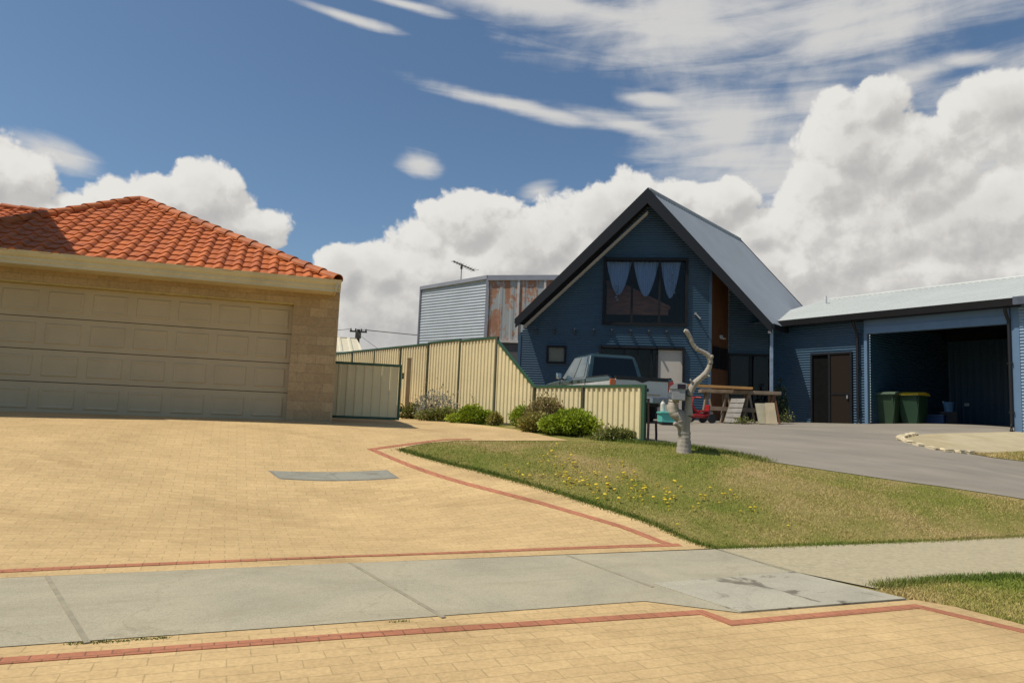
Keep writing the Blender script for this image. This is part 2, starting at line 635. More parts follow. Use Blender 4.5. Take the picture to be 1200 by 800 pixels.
band('paver_border', [(-300, 682), (0, 671), (400, 653.5), (797, 639.8)], .092, m_red, .0125)
band('paver_border', [(789, 640.3), (633, 590), (435, 527), (483, 520.8), (521, 515.8), (552, 515)], .092, m_red, .0125)
band('paver_border', [(-300, 793), (0, 777), (420, 746), (822, 719.5), (858, 732.5), (1075, 712), (1200, 742), (1400, 793)], .092, m_red, .0125)

# footpath: smooth slabs across the driveway, rougher path beyond
sheet('footpath', gp((-420, 692), (0, 679.5), (400, 661.5), (838, 644.5), (884, 659), (930, 673), (1060, 703.5), (868, 720), (755, 706), (400, 733), (0, 761), (-300, 776)), m_path, .012)
sheet('footpath', gp((842, 644.5), (930, 641), (1020, 638), (1110, 634), (1200, 629.5)) + [G(1200, 629.5) + U * 16, G(1200, 677.5) + U * 16] + gp((1200, 677.5), (1120, 680), (1050, 687), (1026, 691), (934, 672)), m_path2, .012)
for a, b_ in (((55, 678), (102, 756)), ((410, 661.5), (520, 726)), ((664, 652), (765, 690)), ((842, 645), (932, 673))):
    band('footpath', [a, b_], .028, m_joint, .0165)
o = sheet('service_pit_cover', gp((765, 686.5), (930, 672.5), (1062, 704), (868, 720.5)), m_lid, .020, None,
          'large grey concrete pit cover let into the footpath at the corner of the crossover', 'pit cover', .02)
pc4 = gp((314, 552.5), (453, 551.5), (468, 561), (327, 562.5))
pit = empty('service_pit_cover', pc4[0], 0, 'small rectangular grey pit cover set into the yellow pavers of the driveway', 'pit cover')
m_pit = concrete('pit_concrete', (.29, .28, .225), (.18, .165, .12), .7, 3.0, .4)


def pit_part(name, u0, u1, v0, v1, m, lift):
    q4 = [pc4[0].lerp(pc4[1], u).lerp(pc4[3].lerp(pc4[2], u), v) for u, v in ((u0, v0), (u1, v0), (u1, v1), (u0, v1))]
    o_ = sheet(name, q4, m, lift, None, skirt=.01)
    o_.parent = pit; o_.location = -pit.location
    return o_


m_rim = mat('pit_rim', (.22, .205, .165), .8, 0, .2, 8)
pit_part('rim', 0, 1, 0, 1, m_rim, .011)
pit_part('lid', .02, .495, .05, .95, m_pit, .015); pit_part('lid', .505, .98, .05, .95, m_pit, .015)

# blue house: asphalt drive, pale apron
asph = gp((790, 522), (840, 528), (900, 541), (1000, 556), (1100, 570), (1200, 585), (1500, 628))
asph += [P(1500, 500, 16), P(1330, 500, 26), P(920, 480, 27), P(600, 480, 25), P(520, 480, 21), P(575, 490, 15.8), P(600, 495, 15.2), P(690, 505, 13.4), P(757, 517, 12.1)]
sheet('asphalt_drive', asph, m_asphalt, .008)
sheet('pale_apron', gp((1053, 514), (1072, 509.5), (1110, 508), (1196, 506.5), (1350, 509), (1350, 545), (1200, 529), (1140, 531), (1100, 527), (1068, 520)), m_apron, .013)
sheet('grass_patch', gp((1135, 532), (1200, 529.5), (1350, 545), (1350, 556), (1200, 541), (1165, 537)), m_soil, .017)
# rough limestone blocks edging the apron
edge_px = [(1196, 507), (1110, 508), (1072, 509.5), (1055, 513), (1056, 516), (1068, 520), (1085, 524.5), (1100, 528), (1120, 530.5), (1140, 531.5)]
edge = [G(*p) for p in edge_px]
for i in range(2, len(edge) - 1):
    a, b_ = edge[i], edge[i + 1]
    n = max(1, int((b_ - a).length / .21))
    for k in range(n):
        p = a.lerp(b_, (k + .5) / n)
        mb = MB()
        d = (b_ - a).normalized()
        mb.box((p.x, p.y, gz(p.x, p.y) + .022), (.20 + random.uniform(-.03, .02),   .17, .07), (d, Vector((-d.y, d.x, 0)), Vector((0, 0, 1))), .02)
        for v in mb.v: v += Vector([random.uniform(-.012, .012) for _ in range(3)])
        ob = mb.build('limestone_block', m_stone)
        tag(ob, 'rough cream limestone block in the curved edging of the pale apron', 'edging block', 'limestone blocks edging the apron')

# road and kerb
sheet('road', [UT(-60, 0.88), UT(60, 0.88), UT(60, -7), UT(-60, -7)], m_road, .006)
kb = MB()
kb.box(UT(0, 1.0, -.06), (120, .16, .15), (U, T, Vector((0, 0, 1))), .02)
tag(kb.build('kerb', m_kerb), kind='structure')

# ------------------------------------------------------------------ brick house with the double garage
Z3 = Vector((0, 0, 1))
gd = (gR - gL); gd.z = 0; gd.normalize()          # along the front, left to right
gn = Vector((gd.y, -gd.x, 0))                      # towards the street
g0 = Vector((gR.x, gR.y, 0))                       # right front corner


def GH(a, o, z):
    """a metres left of the right corner, o metres out from the wall"""
    return g0 - gd * a + gn * o + Z3 * z


def brick_mat():
    m = bpy.data.materials.new('pale_brick')
    N, L = nodes_of(m); b = N['Principled BSDF']
    vec, obj = planar(N, L, gd, Z3, (50, 50))
    sep = N.new('ShaderNodeVectorMath'); sep.operation = 'ADD'
    L.new(vec, sep.inputs[0])
    # side walls: use depth as well
    vm = N.new('ShaderNodeVectorMath'); vm.operation = 'DOT_PRODUCT'; L.new(obj, vm.inputs[0]); vm.inputs[1].default_value = tuple(gn)
    cx = N.new('ShaderNodeCombineXYZ'); L.new(vm.outputs['Value'], cx.inputs[0]); L.new(cx.outputs[0], sep.inputs[1])
    br = N.new('ShaderNodeTexBrick'); L.new(sep.outputs[0], br.inputs['Vector'])
    br.inputs['Scale'].default_value = 1; br.inputs['Brick Width'].default_value = .315; br.inputs['Row Height'].default_value = .172
    br.inputs['Mortar Size'].default_value = .006; br.inputs['Mortar Smooth'].default_value = .3
    br.inputs['Color1'].default_value = (.53, .38, .215, 1); br.inputs['Color2'].default_value = (.43, .30, .165, 1)
    br.inputs['Mortar'].default_value = (.40, .30, .18, 1)
    n = noise(N, L, obj, 22, 5, .7)
    r = ramp(N, [(.3, (.8, .8, .8)), (.7, (1.12, 1.12, 1.12))]); L.new(n.outputs['Fac'], r.inputs[0])
    L.new(mixc(N, L, br.outputs['Color'], r.outputs[0], 1.0, 'MULTIPLY'), b.inputs['Base Color'])
    b.inputs['Roughness'].default_value = .9; b.inputs['Specular IOR Level'].default_value = .2
    bp = N.new('ShaderNodeBump'); bp.inputs['Strength'].default_value = .6; bp.inputs['Distance'].default_value = .008
    L.new(math_n(N, L, 'SUBTRACT', n.outputs['Fac'], br.outputs['Fac']), bp.inputs['Height']); L.new(bp.outputs[0], b.inputs['Normal'])
    return m


m_brick = brick_mat()
m_garage = mat('garage_door_paint', (.53, .425, .27), .65, 0, .05, 2, dirt=(.44, .35, .225), dirt_amt=.35, spec=.2)
m_fascia = mat('cream_fascia', (.68, .57, .34), .45, 0, .06, 3, dirt=(.42, .35, .2), dirt_amt=.4)
m_tile = mat('terracotta_tile', (.50, .130, .026), .62, 0, .22, 5, .25, 60, dirt=(.24, .06, .03), dirt_amt=.55, spec=.35)
m_ridge = mat('terracotta_ridge', (.45, .125, .030), .65, 0, .25, 4, .25, 60, dirt=(.22, .07, .04), dirt_amt=.5, spec=.3)
m_rend = mat('shadow_caster_render', (.48, .40, .27), .9, 0, .1, 2)

FLOOR = .92
EAVE = P(200, 325, 12.05).z       # underside of the gutter
DOOR_R, DOOR_W = P(340, 420, 12.4), 5.3
a_r = (g0 - DOOR_R).dot(gd)
DOOR_TOP = P(200, 344, 12.1).z
HW = a_r + DOOR_W + .45           # width of the front
house = empty('brick_house', GH(HW / 2, 0, FLOOR), 0,
              'cream brick house with an orange tiled hip roof and a wide panelled garage door', 'house')
mb = MB()
D = 7.0
WT = EAVE + .16
mb.box(GH(a_r / 2, -.12, (FLOOR - .3 + WT) / 2), (a_r, .24, WT - FLOOR + .3), (gd, -gn, Z3))
mb.box(GH(HW - .225, -.12, (FLOOR - .3 + WT) / 2), (.45, .24, WT - FLOOR + .3), (gd, -gn, Z3))
mb.box(GH(a_r + DOOR_W / 2, -.12, (DOOR_TOP + WT) / 2), (DOOR_W, .24, WT - DOOR_TOP), (gd, -gn, Z3))
mb.box(GH(.12, -.24 - D / 2, (FLOOR - .3 + WT) / 2), (.24, D, WT - FLOOR + .3), (gd, -gn, Z3))
mb.box(GH(HW - .12, -.24 - D / 2, (FLOOR - .3 + WT) / 2), (.24, D, WT - FLOOR + .3), (gd, -gn, Z3))
mb.build('wall', m_brick, house)
mb = MB()                                                        # steel lintel above the door
mb.box(GH(a_r + DOOR_W / 2, -.09, DOOR_TOP - .012), (DOOR_W + .3, .16, .02), (gd, -gn, Z3))
mb.build('lintel', mat('lintel_paint', (.55, .42, .16), .5), house)

# sectional door: four leaves, each with raised panels
mb = MB(); mb.box(GH(a_r + DOOR_W / 2, -.235, (FLOOR + DOOR_TOP) / 2), (DOOR_W + .1, .03, DOOR_TOP - FLOOR + .1), (gd, -gn, Z3))
mb.build('door_backing', mat('door_gap', (.05, .045, .035), .9), house)
door = MB()
rows, cols = 4, 8
dh = (DOOR_TOP - .02 - FLOOR) / rows
cw = DOOR_W / cols
for r in range(rows):
    zc = FLOOR + dh * (r + .5)
    door.box(GH(a_r + DOOR_W / 2, -.19, zc), (DOOR_W, .05, dh - .012), (gd, -gn, Z3))
    for c in range(cols):
        ac = a_r + cw * (c + .5)
        pw, ph = cw - .13, dh - .19
        def ring(w, h, o):
            return [GH(ac + sx * w / 2, o, zc + sz * h / 2) for sx, sz in ((-1, -1), (1, -1), (1, 1), (-1, 1))]
        vs = ring(pw, ph, -.1645) + ring(pw - .035, ph - .035, -.150) + ring(pw - .07, ph - .07, -.150) + ring(pw - .12, ph - .12, -.158)
        fs = [(i * 4 + k, i * 4 + (k + 1) % 4, i * 4 + 4 + (k + 1) % 4, i * 4 + 4 + k) for i in range(3) for k in range(4)]
        fs.append((12, 13, 14, 15))
        door.add(vs, fs)
gdoor = door.build('garage_door', m_garage, house)
mb = MB(); mb.box(GH(a_r + DOOR_W / 2, -.19, FLOOR - .004), (DOOR_W - .01, .045, .03), (gd, -gn, Z3))
mb.build('rubber_seal', mat('rubber', (.02, .02, .02), .8), gdoor)

# eaves: soffit, fascia and gutter with a moulded profile
OV, OS = .48, -.13
FT = P(200, 311, 11.6).z
E_R, E_L = GH(-OS, OV, 0), GH(HW + OS, OV, 0)
FH = (P(200, 311, 11.6).z - P(200, 325.5, 11.6).z)
prof = [(0, 0), (.03, 0), (.03, .05), (.05, .07), (.05, FH * .55), (.075, FH * .62), (.10, FH * .8), (.115, FH), (.0, FH)]
mb = MB()
base = FT - FH
mb.prism([E_L + gn * x + Z3 * (base + z) - gd * .1 for x, z in prof], gd * (HW + 2 * OS + .2))
mb.build('gutter', m_fascia, house)
mb = MB()
mb.prism([E_R + gd * (x + .003) + Z3 * (base + z) + gn * .09 for x, z in prof], -gn * (D + OV))
mb.prism([E_R + Z3 * (base + .012) + gd * 0 + gn * 0, E_L + Z3 * (base + .012), GH(HW + OS, -.02, base + .012), GH(-OS, -.02, base + .012)], Z3 * .01)
mb.build('eaves', m_fascia, house)

# tiled roof
APEX = P(165, 235, 15.2)
ZE = FT - .02
er, el = E_R + Z3 * ZE + gn * .05 + gd * .05, E_L + Z3 * ZE + gn * .05
el = el - gd * .05


def tiled(mb, A, B, polygon):
    """S tiles over a polygon lying in the plane with eave A->B; wave across, a lip at every course"""
    a = (B - A).normalized()
    cen = sum(polygon, Vector()) / len(polygon)
    b = (cen - A); b -= a * b.dot(a); b.normalize()
    n = a.cross(b)
    if n.z < 0: n = -n
    amax = max((p - A).dot(a) for p in polygon); amin = min((p - A).dot(a) for p in polygon)
    bmax = max((p - A).dot(b) for p in polygon)
    tw, tl, seg = .298, .335, 14
    na = int((amax - amin) / tw * seg) + 2
    bm = bmesh.new()
    def wave(x):
        u = (x / tw) % 1.0                 # flat pan, then a roll with a steep right flank
        if u < .46: return .006 * math.sin(math.pi * u / .46) ** 2
        if u < .78: return .050 * math.sin(math.pi / 2 * (u - .46) / .32)
        return .050 * (1 - ((u - .78) / .22) ** 1.6)
    j = 0
    while j * tl < bmax:
        b0, b1 = j * tl - .05, (j + 1) * tl + .012
        jit = random.uniform(-.004, .004)
        low, mid, top, lip = [], [], [], []
        for i in range(na + 1):
            x = amin + i * tw / seg
            wv = wave(x)
            tj = .004 * math.sin(j * 12.9 + math.floor(x / tw) * 78.2)
            lip.append(bm.verts.new(A + a * x + b * (b0 + .004) + n * (wv - .012)))
            low.append(bm.verts.new(A + a * x + b * (b0 + tj) + n * (wv + .028 + jit)))
            top.append(bm.verts.new(A + a * x + b * b1 + n * (wv + .0)))
        for i in range(na):
            for p, q in ((lip, low), (low, top)):
                bm.faces.new((p[i], p[i + 1], q[i + 1], q[i]))
        j += 1
    m = len(polygon)
    for i in range(m):
        p, q = polygon[i], polygon[(i + 1) % m]
        if (p - A).dot(b) < .01 and (q - A).dot(b) < .01: continue
        e = (q - p).normalized()
        out = e.cross(n).normalized()
        if (cen - p).dot(out) > 0: out = -out
        bmesh.ops.bisect_plane(bm, geom=bm.verts[:] + bm.edges[:] + bm.faces[:], plane_co=p, plane_no=out, clear_outer=True)
    for f in bm.faces:
        f.normal_update()
        if f.normal.dot(n) < -.2: f.normal_flip()
    bm.verts.index_update()
    mb.add([v.co.copy() for v in bm.verts], [[v.index for v in f.verts] for f in bm.faces])
    bm.free()


back_dir = -gn
AB = APEX + back_dir * 5.5
tr = MB()
tiled(tr, el, er, [el, er, APEX])
right_back = er + back_dir * 9.0
tiled(tr, er, right_back, [er, right_back, AB, APEX])
left_back = el + back_dir * 9.0
tiled(tr, left_back, el, [left_back, el, APEX, AB])
roof = tr.build('roof', m_tile, house)
for p in roof.data.polygons: p.use_smooth = False
ul = MB()                                                        # sarking under the tiles
dz = Z3 * -.06
ul.add([el + dz, er + dz, APEX + dz, AB + dz, right_back + dz, left_back + dz], [(0, 1, 2), (1, 4, 3, 2), (5, 0, 2, 3)])
ul.build('sarking', mat('sarking', (.10, .05, .035), .9), roof)


def ridge(mb, a, b, r=.115, lift=.03):
    d = b - a; n = max(1, round(d.length / .40)); d.normalize()
    side = d.cross(Z3).normalized(); upn = side.cross(d).normalized()
    L0 = (b - a).length / n
    for k in range(n):
        p, q = a + d * (k * L0 - .03), a + d * ((k + 1) * L0 + .01)
        vs = []
        for c, rr, lf in ((p, r * 1.1, lift + .012), (q, r * .97, lift - .004)):
            for t in range(9):
                th = math.pi * (t / 8) * 1.06 - .03 * math.pi
                vs.append(c + side * math.cos(th) * rr + upn * (math.sin(th) * rr * .85 + lf - .02))
            for t in range(9):
                th = math.pi * (t / 8) * 1.06 - .03 * math.pi
                vs.append(c + side * math.cos(th) * (rr - .016) + upn * (math.sin(th) * (rr - .016) * .85 + lf - .02))
        fs = []
        for t in range(8):
            fs += [(t, t + 1, 18 + t + 1, 18 + t), (9 + t, 9 + t + 1, 27 + t + 1, 27 + t), (t, t + 1, 9 + t + 1, 9 + t), (18 + t, 18 + t + 1, 27 + t + 1, 27 + t)]
        mb.add(vs, fs)


for a, b in ((er, APEX), (el, APEX), (AB, APEX)):
    mb = MB(); ridge(mb, a + (b - a).normalized() * .05, b); mb.build('ridge_cap', m_ridge, roof)

# main roof of the house, further back on the left
r1, r0 = P(112, 256, 18.0), P(-330, 215, 15.2)
rd = (r1 - r0).normalized()
r0.z = r1.z + (r0.z - r1.z) * .45
dn = gn * 4.6 - Z3 * 2.05
mr = MB()
pl = [r0 + dn, r1 + dn + gd * 2.2, r1, r0]
tiled(mr, pl[0], pl[1], pl)
main = mr.build('main_roof', m_tile, house)
mb = MB(); ridge(mb, r0, r1); mb.build('ridge_cap', m_ridge, main)
mb = MB(); mb.add([r0, r1, r1 - gn * 4.6 - Z3 * 2.05, r0 - gn * 4.6 - Z3 * 2.05], [(0, 1, 2, 3)]); mb.build('rear_slope', m_tile, main)

# walls of the main house left of the garage
mb = MB()
mw_ = 6.0
mb.box(GH(HW + mw_ / 2 + .02, -1.0, (FLOOR - .3 + ZE) / 2 + .35), (mw_, .24, ZE - FLOOR + 1.0), (gd, -gn, Z3))
mb.box(GH(HW + mw_ - .1, -5.1, (FLOOR - .3 + ZE) / 2 + .35), (.24, 7.9, ZE - FLOOR + 1.0), (gd, -gn, Z3))
mb.build('main_wall', m_brick, house)
mb = MB(); mb.box(GH(HW + 2.4, -.87, FLOOR + 1.35), (1.8, .06, 1.3), (gd, -gn, Z3)); wn_ = mb.build('window', mat('house_glass', (.03, .04, .045), .06), house)
mb = MB()
for dx, w3, zc3, h3 in ((0, 1.9, .68, .06), (0, 1.9, 2.02, .06), (-.93, .06, 1.35, 1.3), (.93, .06, 1.35, 1.3), (0, .05, 1.35, 1.3)):
    mb.box(GH(HW + 2.4 + dx, -.85, FLOOR + zc3), (w3, .09, h3), (gd, -gn, Z3))
mb.build('frame', m_fascia, wn_)

# unseen storey added further left so its eave shadows the tiles and drive
e1, e2 = Vector((-8.98, 10.3, 0)), Vector((-10.25, 12.5, 0))
ed = (e2 - e1).normalized(); en = Vector((ed.y, -ed.x, 0))
if en.x < 0: en = -en
mb = MB()
zc = 7.2
w1, w2 = e1 - en * 1.3 + ed * .4, e2 - en * 1.3 + ed * .6
mb.prism([w1, w2, w2 - en * 7, w1 - en * 7], Z3 * zc)
us = mb.build('shadow_caster_storey', m_rend, house)
mb = MB()
c = [e1, e2 + ed * 1, e2 + ed * 1 - en * 8, e1 - en * 8]
mid1, mid2 = (c[0] + c[3]) / 2 + ed * 1.2, (c[1] + c[2]) / 2 - ed * 1.2
mb.add([p + Z3 * zc for p in c] + [mid1 + Z3 * (zc + 1.9), mid2 + Z3 * (zc + 1.9)] + [p + Z3 * (zc - .2) for p in c],
       [(0, 1, 5, 4), (1, 2, 5), (2, 3, 4, 5), (3, 0, 4), (0, 1, 7, 6), (1, 2, 8, 7), (2, 3, 9, 8), (3, 0, 6, 9)])
mb.build('shadow_caster_roof', m_tile, us)
mb = MB(); mb.prism([p + Z3 * (zc - .2) for p in c], -Z3 * .02); mb.build('soffit', m_fascia, us)

# ------------------------------------------------------------------ blue corrugated house
m_blue = mat('blue_corrugated', (.028, .072, .120), .36, .0, .10, 1.2, dirt=(.035, .065, .095), dirt_amt=.3, spec=.6)
m_bluetrim = mat('blue_trim', (.045, .085, .135), .4, 0, .08, 2)
m_char = mat('charcoal_barge', (.008, .0075, .009), .5, 0, .15, 2)
m_zinc = mat('zincalume_roof', (.47, .485, .45), .5, .0, .06, 1.0, dirt=(.40, .415, .385), dirt_amt=.4)
m_zincb = mat('grey_steel_roof', (.33, .35, .375), .5, .0, .06, 1.0)
m_wood = mat('stained_timber', (.15, .062, .024), .6, 0, .25, 3, dirt=(.12, .045, .018), dirt_amt=.6, stretch=(1, 1, .25))
m_lining = mat('eave_lining', (.36, .30, .22), .7, 0, .1, 2)
m_frame = mat('black_window_frame', (.010, .010, .012), .55, spec=.25)
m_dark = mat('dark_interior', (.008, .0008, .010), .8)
m_room = mat('room_lining', (.030, .022, .016), .9)


def glass_mat(name, rough=.03, tint=(.80, .86, .90), mixv=.86):
    """thin pane: mostly clear, with mirror reflections growing at a glancing view"""
    m = bpy.data.materials.new(name)
    N, L = nodes_of(m)
    N.remove(N['Principled BSDF'])
    out = N['Material Output']
    tr = N.new('ShaderNodeBsdfTransparent'); tr.inputs[0].default_value = (*tint, 1)
    gl = N.new('ShaderNodeBsdfGlossy'); gl.inputs['Roughness'].default_value = rough
    tc = N.new('ShaderNodeTexCoord'); n = noise(N, L, tc.outputs['Object'], 1.5, 2)
    bp = N.new('ShaderNodeBump'); bp.inputs['Strength'].default_value = .04; L.new(n.outputs['Fac'], bp.inputs['Height'])
    L.new(bp.outputs[0], gl.inputs['Normal'])
    fr = N.new('ShaderNodeFresnel'); fr.inputs[0].default_value = 1.28
    mx = N.new('ShaderNodeMixShader')
    L.new(fr.outputs[0], mx.inputs[0]); L.new(tr.outputs[0], mx.inputs[1]); L.new(gl.outputs[0], mx.inputs[2])
    L.new(mx.outputs[0], out.inputs[0])
    return m


m_glass = glass_mat('window_glass')

ridge_d = Vector((.643, .766, 0)).normalized()
bB, bA, bL = P(905, 378, 21.3), P(760, 222, 21.9), P(605, 377, 22.5)
ze = (bB.z + bL.z) / 2
bB.z = bL.z = ze
gdir = (bB - bL); gdir.z = 0; gdir.normalize()     # gable front, left to right
gout = Vector((gdir.y, -gdir.x, 0))
RL = 7.5
OVG = .62                                          # gable overhang along the ridge
w0 = Vector((bL.x, bL.y, 0)) + ridge_d * OVG       # origin of the wall line
BASE = 1.0


def WLpx(px, py):
    """(s, z) on the gable wall seen at that place of the photograph"""
    d = ray(px, py)
    k = ((w0 - EYE).dot(gout)) / d.dot(gout)
    q = EYE + d * k
    return (q - w0).dot(gdir), q.z


def WL(s, z, o=0.0):
    return w0 + gdir * s + gout * o + Z3 * z


bhouse = empty('blue_house', WL(4, BASE), 0, 'dark blue corrugated steel house with a steep gable and an attached open garage wing', 'house')
span = (bB - bL).dot(gdir)
s_ap = (bA - bL).dot(gdir)
zap = bA.z
slL, slR = (zap - ze) / s_ap, (zap - ze) / (span - s_ap)
s1, s2 = WLpx(608.5, 410)[0], WLpx(832, 400)[0]
THK = .10


def roofz(s): return min(ze + slL * s, ze + slR * (span - s)) - THK


# openings in the gable wall
uw = [WLpx(709, 304), WLpx(804, 381)]
uw = (uw[0][0], uw[1][0], uw[1][1], uw[0][1])             # s0, s1, z0, z1 upper window
lw = [WLpx(642, 405.5), WLpx(662, 425)]; lw = (lw[0][0], lw[1][0], lw[1][1], lw[0][1])
dw = [WLpx(703, 406), WLpx(800, 500)]; dw = (dw[0][0], dw[1][0], BASE, dw[0][1])
gw = MB()


def wall_piece(sa, sb, za, zb=None):
    """wall between sa and sb from za up to zb or to the rake"""
    zt = zb if zb is not None else 99
    poly = [(sa, za), (sb, za), (sb, zt), (sa, zt)]
    for fn in (lambda p: ze + slL * p[0] - THK - p[1], lambda p: ze + slR * (span - p[0]) - THK - p[1]):
        out = []
        for p, q in zip(poly, poly[1:] + poly[:1]):
            fp, fq = fn(p), fn(q)
            if fp >= 0: out.append(p)
            if fp * fq < 0:
                t = fp / (fp - fq); out.append((p[0] + (q[0] - p[0]) * t, p[1] + (q[1] - p[1]) * t))
        poly = out
        if len(poly) < 3: return
    gw.corr(WL(0, 0), gdir, Z3, poly, .078, .0125, gout)


wall_piece(s1, uw[0], uw[3]); wall_piece(uw[0], uw[1], uw[3]); wall_piece(uw[1], s2, uw[3])
wall_piece(s1, uw[0], uw[2], uw[3]); wall_piece(uw[1], s2, uw[2], uw[3])
wall_piece(s1, s2, max(dw[3], lw[3]), uw[2])
hz = max(dw[3], lw[3])
lo_ = [(s1, lw[0]), (lw[0], lw[1]), (lw[1], dw[0]), (dw[0], dw[1]), (dw[1], s2)]
wall_piece(s1, lw[0], BASE, hz); wall_piece(lw[0], lw[1], lw[3], hz + .001); wall_piece(lw[0], lw[1], BASE, lw[2])
wall_piece(lw[1], dw[0], BASE, hz); wall_piece(dw[0], dw[1], dw[3], hz + .001); wall_piece(dw[1], s2, BASE, hz)
gw.build('gable_wall', m_blue, bhouse)
for s in (s1, s2):                                           # corner flashings
    mb = MB()
    mb.box(WL(s, (BASE + roofz(s)) / 2, .012), (.09, .03, roofz(s) - BASE - .05), (gdir, gout, Z3))
    mb.build('corner_flashing', m_bluetrim, bhouse)


def frame_rect(mb, s0, s1_, z0, z1, w, dep, o=0.0, fn=WL, ax=None):
    ax = ax or (gdir, gout, Z3)
    mb.box(fn((s0 + s1_) / 2, z0 + w / 2, o), (s1_ - s0, dep, w), ax)
    mb.box(fn((s0 + s1_) / 2, z1 - w / 2, o), (s1_ - s0, dep, w), ax)
    mb.box(fn(s0 + w / 2, (z0 + z1) / 2, o), (w, dep, z1 - z0 - 2 * w), ax)
    mb.box(fn(s1_ - w / 2, (z0 + z1) / 2, o), (w, dep, z1 - z0 - 2 * w), ax)


# upper window: frame, two mullions, panes, a dim room with swag curtains behind
fr = MB()
frame_rect(fr, uw[0] - .04, uw[1] + .04, uw[2] - .04, uw[3] + .04, .085, .13, .02)
ww = (uw[1] - uw[0])
for k in (1, 2):
    fr.box(WL(uw[0] + ww * k / 3 + .02, (uw[2] + uw[3]) / 2, .015), (.07, .10, uw[3] - uw[2] - .09), (gdir, gout, Z3))
win = fr.build('upper_window', m_frame, bhouse)
for k in range(3):
    mb = MB()
    a, b = uw[0] + ww * k / 3 + .05, uw[0] + ww * (k + 1) / 3 - .01
    mb.box(WL((a + b) / 2, (uw[2] + uw[3]) / 2, -.015), (b - a, .0008, uw[3] - uw[2] - .09), (gdir, gout, Z3))
    mb.build('pane', m_glass, win)
mb = MB()
rd_ = 1.8
for c, s in ((WL((uw[0] + uw[1]) / 2, (uw[2] + uw[3]) / 2, -rd_ - .1), (ww + .8, .05, uw[3] - uw[2] + .6)),
             (WL((uw[0] + uw[1]) / 2, uw[2] - .1, -rd_ / 2 - .06), (ww + .8, rd_, .05)),
             (WL((uw[0] + uw[1]) / 2, uw[3] + .1, -rd_ / 2 - .06), (ww + .8, rd_, .05)),
             (WL(uw[0] - .42, (uw[2] + uw[3]) / 2, -rd_ / 2 - .06), (.05, rd_, uw[3] - uw[2] + .3)),
             (WL(uw[1] + .42, (uw[2] + uw[3]) / 2, -rd_ / 2 - .06), (.05, rd_, uw[3] - uw[2] + .3))):
    mb.box(c, s, (gdir, gout, Z3))
mb.build('room', m_room, win)
# red-brown sloping panel with a raised edge, set behind the glass
wz = uw[3] - uw[2]
m_redbrown = mat('red_brown_panel', (.36, .095, .028), .5, 0, .35, 3, stretch=(1, 1, 4))
mb = MB()
mb.prism([WL(uw[0] + ww * .03, uw[2] + wz * .18, -.5), WL(uw[0] + ww * .80, uw[2] + wz * .18, -.5), WL(uw[0] + ww * .80, uw[2] + wz * .30, -.5),
          WL(uw[0] + ww * .25, uw[2] + wz * .63, -.5), WL(uw[0] + ww * .03, uw[2] + wz * .70, -.5)], -gout * .06)
mb.prism([WL(uw[0] + ww * .02, uw[2] + wz * .72, -.47), WL(uw[0] + ww * .25, uw[2] + wz * .66, -.47), WL(uw[0] + ww * .82, uw[2] + wz * .32, -.47),
          WL(uw[0] + ww * .82, uw[2] + wz * .27, -.47), WL(uw[0] + ww * .25, uw[2] + wz * .60, -.47), WL(uw[0] + ww * .02, uw[2] + wz * .67, -.47)], -gout * .12)
mb.build('sloping_panel', m_redbrown, win)
m_curt = mat('blue_white_voile', (.42, .46, .62), .9, 0, .12, 30, stretch=(1, 1, .05))


def swag(s0, s1_, z1, drop, o):
    mb = MB(); n = 28; rows_ = 10
    vs, fs = [], []
    for j in range(rows_ + 1):
        for i in range(n + 1):
            u = i / n
            edge = drop * max(0.03, 1 - abs(2 * u - 1) ** 1.9)
            z = z1 - edge * j / rows_
            vs.append(WL(s0 + (s1_ - s0) * u, z, o + .035 * math.sin(u * 38)))
    for j in range(rows_):
        for i in range(n):
            fs.append((j * (n + 1) + i, j * (n + 1) + i + 1, (j + 1) * (n + 1) + i + 1, (j + 1) * (n + 1) + i))
    return mb.add(vs, fs)


for k, (a, b, dr) in enumerate(((.0, 1.0, .52), (.0, 1.0, .54), (.0, .8, .56))):
    sa, sb = uw[0] + ww * (k + a) / 3 + .05, uw[0] + ww * (k + b) / 3 - .01
    swag(sa, sb, uw[3] - .05, wz * dr, -.12).build('curtain', m_curt, win, smooth=True)
m_orn = mat('sun_catcher_glass', (.45, .52, .62), .25, 0, .5, 30)
for k in range(11):                                            # hanging strings of ornaments
    mb = MB()
    u = .83 + .03 * math.sin(k * 2.1)
    mb.lathe(WL(uw[0] + ww * u, uw[3] - .16 - k * .09, -.07), [(.002, -.045), (.035, -.02), (.04, .01), (.002, .045)], seg=8)
    mb.build('sun_catcher', m_orn, win)
mb = MB()
for k in range(6):
    mb.lathe(WL(uw[0] + ww * (.155 + .015 * math.sin(k * 3)), uw[2] + wz * (.60 - k * .045), -.07), [(.002, -.04), (.035, -.02), (.04, .01), (.002, .04)], seg=8)
mb.build('sun_catcher', m_orn, win)

# small ground-floor window with a drawn blind
fr = MB(); frame_rect(fr, lw[0] - .03, lw[1] + .03, lw[2] - .03, lw[3] + .03, .06, .12, .02)
sw = fr.build('small_window', m_frame, bhouse)
mb = MB(); mb.box(WL((lw[0] + lw[1]) / 2, (lw[2] + lw[3]) / 2, -.05), (lw[1] - lw[0], .02, lw[3] - lw[2]), (gdir, gout, Z3))
mb.build('blind', mat('beige_blind', (.62, .41, .24), .8, 0, .1, 12, stretch=(.1, .1, 3)), sw)
mb = MB(); mb.box(WL((lw[0] + lw[1]) / 2, (lw[2] + lw[3]) / 2, .0), (lw[1] - lw[0] - .06, .0008, lw[3] - lw[2] - .06), (gdir, gout, Z3)); mb.build('pane', m_glass, sw)

